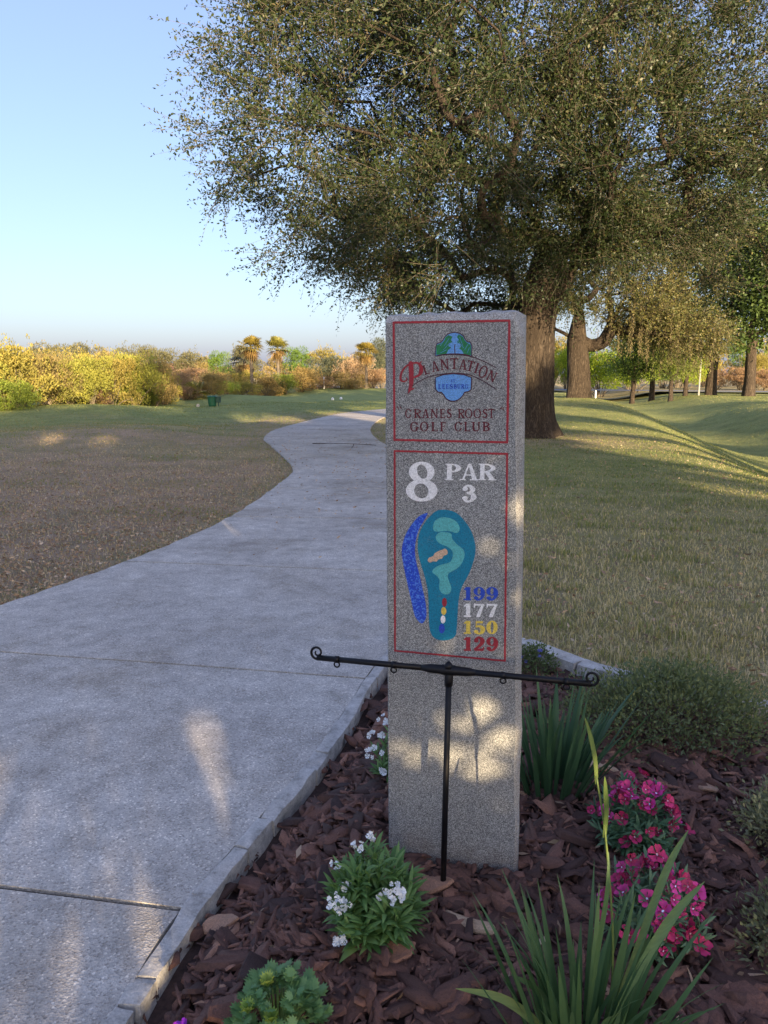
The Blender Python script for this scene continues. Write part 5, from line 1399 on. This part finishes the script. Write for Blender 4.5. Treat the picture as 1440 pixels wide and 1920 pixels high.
BL = [(-16.56, 33.93, 3.03, 1.58, 'ochre'), (-16.22, 32.39, 1.36, 1.27, 'lime'), (-15.99, 35.63, 2.57, 1.27, 'tan'), (-15.43, 36.86, 2.35, 1.12, 'yellow'), (-14.81, 38.18, 2.59, 1.16, 'yellow'), (-14.53, 40.33, 2.54, 1.22, 'olive'), (-13.91, 41.91, 2.81, 1.27, 'yellow'), (-15.58, 38.87, 1.33, 1.04, 'rose'),
      (-15.14, 40.33, 1.04, .79, 'mauve'), (-13.5, 44.53, 2.47, 1.43, 'rust'), (-14.46, 41.91, 1.95, .97, 'lime'), (-13.49, 46.46, 2.06, 1.0, 'ochre'), (-13.89, 43.62, .94, 1.01, 'lime'), (-13.12, 49.69, .93, 1.15, 'rose'), (-12.0, 52.1, 1.7, 1.12, 'rust'), (-11.66, 56.19, 1.25, 1.0, 'lime'),
      (-11.05, 59.29, 1.11, 1.27, 'ochre'), (-9.97, 64.63, 1.5, 1.62, 'rust'), (-8.66, 66.64, 1.76, 1.19, 'lime'), (-7.47, 68.76, 2.52, 1.72, 'rust'), (-6.39, 71.03, 1.58, 1.52, 'rose'), (-4.13, 73.46, 1.88, 2.36, 'tan'), (-1.07, 76.05, 2.32, 1.9, 'rose'), (-3.15, 75.0, 3.44, 1.88, 'pale'),
      (-18.5, 32.5, 3.1, 1.6, 'yellow'), (-18.2, 36, 3.0, 1.7, 'ochre'), (-17.4, 39, 2.8, 1.7, 'tan'), (-16.6, 42, 2.9, 1.6, 'olive'), (-15.6, 45, 2.7, 1.6, 'yellow'), (-15.0, 48, 2.4, 1.5, 'rust'), (-15.6, 58, 1.9, 1.7, 'rose'), (-14.0, 62, 1.7, 1.6, 'tan'), (-17.5, 70, 2.3, 2.2, 'rose'), (-14.6, 69, 1.9, 1.8, 'rust'), (-12.6, 70, 2.0, 1.6, 'ochre')]
cnt = {}
def nth(key):
    cnt[key] = cnt.get(key, 0) + 1; return ordw[min(cnt[key] - 1, 12)]
BL.sort(key=lambda b: b[0] / b[1])
for i, (x, y, z, hw, c) in enumerate(BL):
    z0 = float(terrain(x, y)); col, word = CW[c]; g0 = random.Random(i)
    size = 'tall' if z > 2.2 else 'mid height' if z > 1.4 else 'low'
    root = empty('bush', (x, y, z0)); tag(root, f'{size} {word} bush, {nth(size + word)} such from the left along the fairway', 'bush', 'bushes along the far side of the fairway')
    root.scale = (hw * 1.4, hw * 1.4, (z - z0) / .98); root.rotation_euler = (0, 0, g0.uniform(0, 6.28)); a, b_ = BP[i % 5]
    k = g0.uniform(.85, 1.15); obj('foliage', a, root, tuple(v * k for v in col)); obj('stems', b_, root)
TL = [(-34.9, 80.0, 4.55, 3.14, 'grey'), (-33.21, 85.0, 4.86, 2.43, 'grey'), (-31.16, 85.0, 4.45, 2.12, 'tan'), (-30.9, 90.0, 4.93, 2.57, 'grey'), (-28.4, 90.0, 4.81, 2.25, 'grey'), (-27.34, 95.0, 4.61, 2.71, 'grey'), (-24.55, 95.0, 4.67, 2.71, 'grey'), (-22.26, 95.0, 3.96, 2.04, 'tan'), (-20.52, 95.0, 4.28, 1.7, 'green'),
      (-15.25, 80.0, 4.44, 1.43, 'grey'), (-10.95, 95.0, 4.8, 2.04, 'green'), (-6.96, 95.0, 5.13, 2.71, 'olive'), (-5.74, 76.0, 3.26, 2.44, 'slate'), (-.22, 80.0, 5.1, 1.71, 'slate'), (3.31, 95.0, 5.45, 3.05, 'olive'), (8.62, 95.0, 5.13, 3.05, 'grey'), (13.92, 95.0, 5.25, 3.05, 'tan'), (25.24, 88.0, 4.2, 3.46, 'bright'),
      (21.67, 90.0, 4.93, 1.93, 'bright'), (27.88, 84.0, 4.3, 2.4, 'bright'), (34.29, 86.0, 3.9, 1.84, 'bright'), (35.1, 95.0, 6.5, 3.05, 'green'), (30, 92, 6.0, 3.0, 'green'), (38.59, 88.0, 2.32, 2.2, 'rose'), (40.41, 86.0, 2.42, 2.15, 'rose'), (42.14, 84.0, 2.29, 2.1, 'rose'), (44.78, 84.0, 2.4, 2.1, 'rose'), (49.26, 100.0, 4.63, 2.14, 'olive'),
      (-17.6, 97, 3.9, 2.2, 'grey'), (-14, 98, 4.1, 2.4, 'tan'), (-3, 98, 4.6, 2.6, 'tan'), (-38, 84, 4.5, 3, 'tan'), (18, 95, 5.2, 3, 'green'), (39, 100, 6.0, 3.2, 'green'), (44, 104, 6.2, 3.4, 'olive'), (50, 106, 6.4, 3.4, 'green'), (26, 98, 6.4, 3.2, 'green'), (22, 100, 6.2, 3.2, 'olive'), (55, 108, 6.5, 3.5, 'tan')]
TL.sort(key=lambda b: b[0] / b[1])
for i, (x, y, z, hw, c) in enumerate(TL):
    z0 = float(terrain(x, y)); col, word = CW[c]; g0 = random.Random(i + 99)
    where = 'on the skyline left of the sign' if x < 0 else 'beyond the road'
    root = empty('far_tree', (x, y, z0)); tag(root, f'{word} tree {where}, {nth(word + where)} from the left', 'tree', 'trees on the skyline')
    root.scale = (hw * 1.25, hw * 1.25, (z - z0) / .98); root.rotation_euler = (0, 0, g0.uniform(0, 6.28)); a, b_ = TPp[i % 4]
    obj('crown', a, root, col); obj('trunk', b_, root)

# --- cabbage palms
M['palm'] = foliage('palm_frond', [(0, (.6, .6, .6)), (1, (1.3, 1.3, 1.1))], .5, .2, .4, True)
def fan(mb_v, mb_f, base, d, L, r, droop):
    d = d / np.linalg.norm(d); side = np.cross(d, [0, 0, 1.0]); side /= np.linalg.norm(side) + 1e-9; up = np.cross(side, d); hub = base + d * L * .5
    def strip(p0, p1, w0, w1, sd):
        b = len(mb_v); mb_v.extend([p0 - sd * w0, p0 + sd * w0, p1 + sd * w1, p1 - sd * w1]); mb_f.append((b, b + 1, b + 2, b + 3))
    strip(base, hub, .02, .015, side)
    for k in range(11):
        a = (k - 5) / 5 * 1.75; dd = d * math.cos(a) + side * math.sin(a); ln = L * .62 * (1 - .12 * abs(a)); tip = hub + dd * ln + np.array([0, 0, -droop * ln]) + up * .05
        mid = hub + dd * ln * .55; sd = np.cross(dd, up); strip(hub, mid, .012, .05 * L / 1.2, sd); strip(mid, tip, .05 * L / 1.2, .004, sd)
def palm(label, x, y, top, live, dead, green=(.2, .19, .05), trunk=True, seed=0, R0=1.25):
    r = np.random.default_rng(seed); z0 = float(terrain(x, y)); root = empty('palm', (x, y, z0)); tag(root, label, 'palm', 'palms beyond the fairway'); h = top - z0 - R0 * .8 if trunk else .1
    if trunk:
        mb = MB(); mb.tube([(0, 0, -.1), (.04, 0, h * .5), (0, 0, h)], [.17, .13, .15], 9, False); mb.build('trunk', M['bark_pale'], root, True)
    for nm, n, lo, hi, col in (('fronds', live, -.25, 1.3, green), ('dead_fronds', dead, -1.45, -.5, (.26, .17, .07))):
        if not n: continue
        V = []; F = []
        for k in range(n):
            a = r.uniform(0, 6.28); e = r.uniform(lo, hi); fan(V, F, np.array([0, 0, h]), np.array([math.cos(a) * math.cos(e), math.sin(a) * math.cos(e), math.sin(e)]), R0 * r.uniform(.8, 1.1) * (.8 if nm[0] == 'd' else 1), r, .35)
        obj(nm, mesh_np(nm, np.array(V), np.array(F), tint=r.uniform(0, 1, len(F)), mats=[M['palm']]), root, col)
palm('golden cabbage palm, left one of the pair left of the path', -11.2, 64, 4.9, 34, 20, (.25, .2, .05), seed=1, R0=1.3)
palm('tall cabbage palm with a pale trunk, right one of the pair', -9.5, 68, 5.0, 34, 14, (.24, .23, .06), seed=2, R0=1.3)
palm('cabbage palm close to the left edge of the granite sign', -1.75, 74, 4.9, 34, 18, (.25, .2, .05), seed=3, R0=1.4)
palm('dark grey palm standing just left of the golden palm', -13.2, 72, 4.2, 30, 10, (.12, .12, .07), seed=4, R0=1.6)
palm('trunkless palmetto in the gap of the left hand bushes', -15.2, 36.9, 1.2, 26, 4, (.26, .25, .09), False, 5, 1.15)
palm('trunkless palmetto at the end of the left hand bushes', -12.6, 50.5, 1.2, 22, 4, (.27, .26, .07), False, 6, 1.3)
palm('trunkless palmetto between the two tall palms', -9.6, 66.5, 1.4, 30, 6, (.2, .22, .07), False, 7, 1.8)

# ------------------------------------------------------------------ road, kerb, lamp, markers and far house
def strip_obj(name, pts, wd, z, m, kind=None):
    P_ = catmull(pts, 10); T = np.gradient(P_, axis=0); N_ = np.stack([-T[:, 1], T[:, 0]], -1); N_ /= np.linalg.norm(N_, axis=1)[:, None]
    V = []; F = []
    for p, n_ in zip(P_, N_):
        for k in (-1, 1):
            q_ = p + n_ * wd / 2 * k; V.append((q_[0], q_[1], z))
    for i in range(len(P_) - 1): F.append((2 * i, 2 * i + 1, 2 * i + 3, 2 * i + 2))
    m_ = MB(); m_.add(V, F); o = m_.build(name, m); o['kind'] = kind or 'structure'; return o
strip_obj('road', [(60, 52), (44, 62), (33, 70), (22, 77), (8, 84), (-10, 104)], 6.5, .14, M['asphalt'])

M['galv'] = plain('lamp_post_grey', (.35, .35, .33), .5, .3)
lamp = empty('street_lamp', (25.6, 61.5, float(terrain(25.6, 61.5)))); tag(lamp, 'slim street lamp with a short arm by the road', 'street lamp')
m = MB(); m.tube([(0, 0, 0), (0, 0, 3.7)], [.08, .055], 8); m.build('pole', M['galv'], lamp)
m = MB(); m.tube(catmull([(0, 0, 3.65), (-.2, 0, 3.85), (-.7, 0, 3.95)], 4), .04, 6); m.build('arm', M['galv'], lamp)
m = MB(); m.tube([(-.65, 0, 3.95), (-.85, 0, 3.95), (-1.1, 0, 3.93)], [.07, .12, .06], 8); m.build('lamp_head', M['galv'], lamp)

M['bin_green'] = plain('bin_green', (.015, .12, .06), .45, var=.2, vscale=6)
M['bin_dark'] = plain('bin_lid_green', (.01, .06, .035), .5)
M['cream'] = plain('marker_cream', (.6, .52, .4), .7); M['white_paint'] = plain('white_paint', (.8, .8, .78), .6)
binr = empty('tee_bin', (-8.7, 38.2, float(terrain(-8.7, 38.2)))); tag(binr, 'green tee box litter bin with a side caddy on the fairway', 'bin')
m = MB(); m.tube([(0, 0, 0), (0, 0, .05), (0, 0, .46)], [.16, .19, .23], 14); m.build('bin_body', M['bin_green'], binr, False)
m = MB(); m.tube([(0, 0, .46), (0, 0, .5), (0, 0, .54)], [.25, .255, .2], 14); m.build('rim', M['bin_green'], binr)
m = MB(); m.box(.2, .42, -.12, .12, .2, .46); m.box(.19, .43, -.13, .13, .46, .5); m.box(.29, .33, -.03, .03, 0, .2); m.build('side_caddy', M['bin_dark'], binr)
def block_marker(label, x, y, m_, w_=.1, h=.14):
    o = empty('tee_marker', (x, y, float(terrain(x, y)))); tag(o, label, 'marker'); q_ = MB()
    q_.tube([(0, 0, -.03), (0, 0, h * .6), (0, 0, h)], [w_, w_ * .95, w_ * .55], 8); q_.build('block', m_, o); s_ = MB(); s_.tube([(0, 0, h), (0, 0, h + .02)], [.02, .012], 6); s_.build('cap', m_, o)
block_marker('small cream tee marker left of the green bin', -9.75, 39.5, M['cream'])
block_marker('small white tee marker on the far tee, left one', -3.4, 50, M['white_paint'])
block_marker('small white tee marker on the far tee, right one', -2.9, 51, M['white_paint'])
def post(label, x, y, h, rad):
    o = empty('marker_post', (x, y, float(terrain(x, y)))); tag(o, label, 'post'); q_ = MB(); q_.tube([(0, 0, -.1), (0, 0, h)], rad, 8); q_.build('post', M['white_paint'], o); q_ = MB(); q_.tube([(0, 0, h), (0, 0, h + .06)], [rad * 1.2, rad * .4], 8); q_.build('cap', M['white_paint'], o)
post('white marker post in front of the slate green tree', -5.7, 72, 1.1, .07)
post('short white utility post near the second oak', 12.6, 45, .55, .05)

M['house_wall'] = plain('house_wall', (.45, .33, .24), .9, var=.1, vscale=2); M['roof'] = plain('house_roof', (.3, .15, .1), .85, var=.2, vscale=4); M['pane'] = plain('window_glass', (.04, .05, .06), .1)
def house(label, x, y, rz, L, D_, h, rise):
    o = empty('house', (x, y, float(terrain(x, y))), rz); tag(o, label, 'house')
    m = MB(); m.box(-L / 2, L / 2, -D_ / 2, D_ / 2, -.2, h); m.build('wall', M['house_wall'], o)
    m = MB(); e = .4; m.add([(-L / 2 - e, -D_ / 2 - e, h), (L / 2 + e, -D_ / 2 - e, h), (L / 2 + e, D_ / 2 + e, h), (-L / 2 - e, D_ / 2 + e, h), (-L / 2 + 1.5, 0, h + rise), (L / 2 - 1.5, 0, h + rise)], [(0, 1, 5, 4), (1, 2, 5), (2, 3, 4, 5), (3, 0, 4), (3, 2, 1, 0)]); m.build('roof', M['roof'], o)
    for k in (-.32, 0, .32):
        m = MB(); m.box(k * L - .7, k * L + .7, -D_ / 2 - .03, -D_ / 2 + .02, .8, 2.0); wn = m.build('window', M['white_paint'], o)
        m = MB(); m.box(k * L - .62, k * L + .62, -D_ / 2 - .05, -D_ / 2 - .03, .88, 1.92); m.build('pane', M['pane'], wn)
house('low pinkish house with a red brown roof behind the far bushes', -30.2, 118, .15, 9, 6, 2.2, 1.2)
house('low house with a dark roof seen past the palms', -24.0, 116, -.1, 6, 5, 1.9, .9)
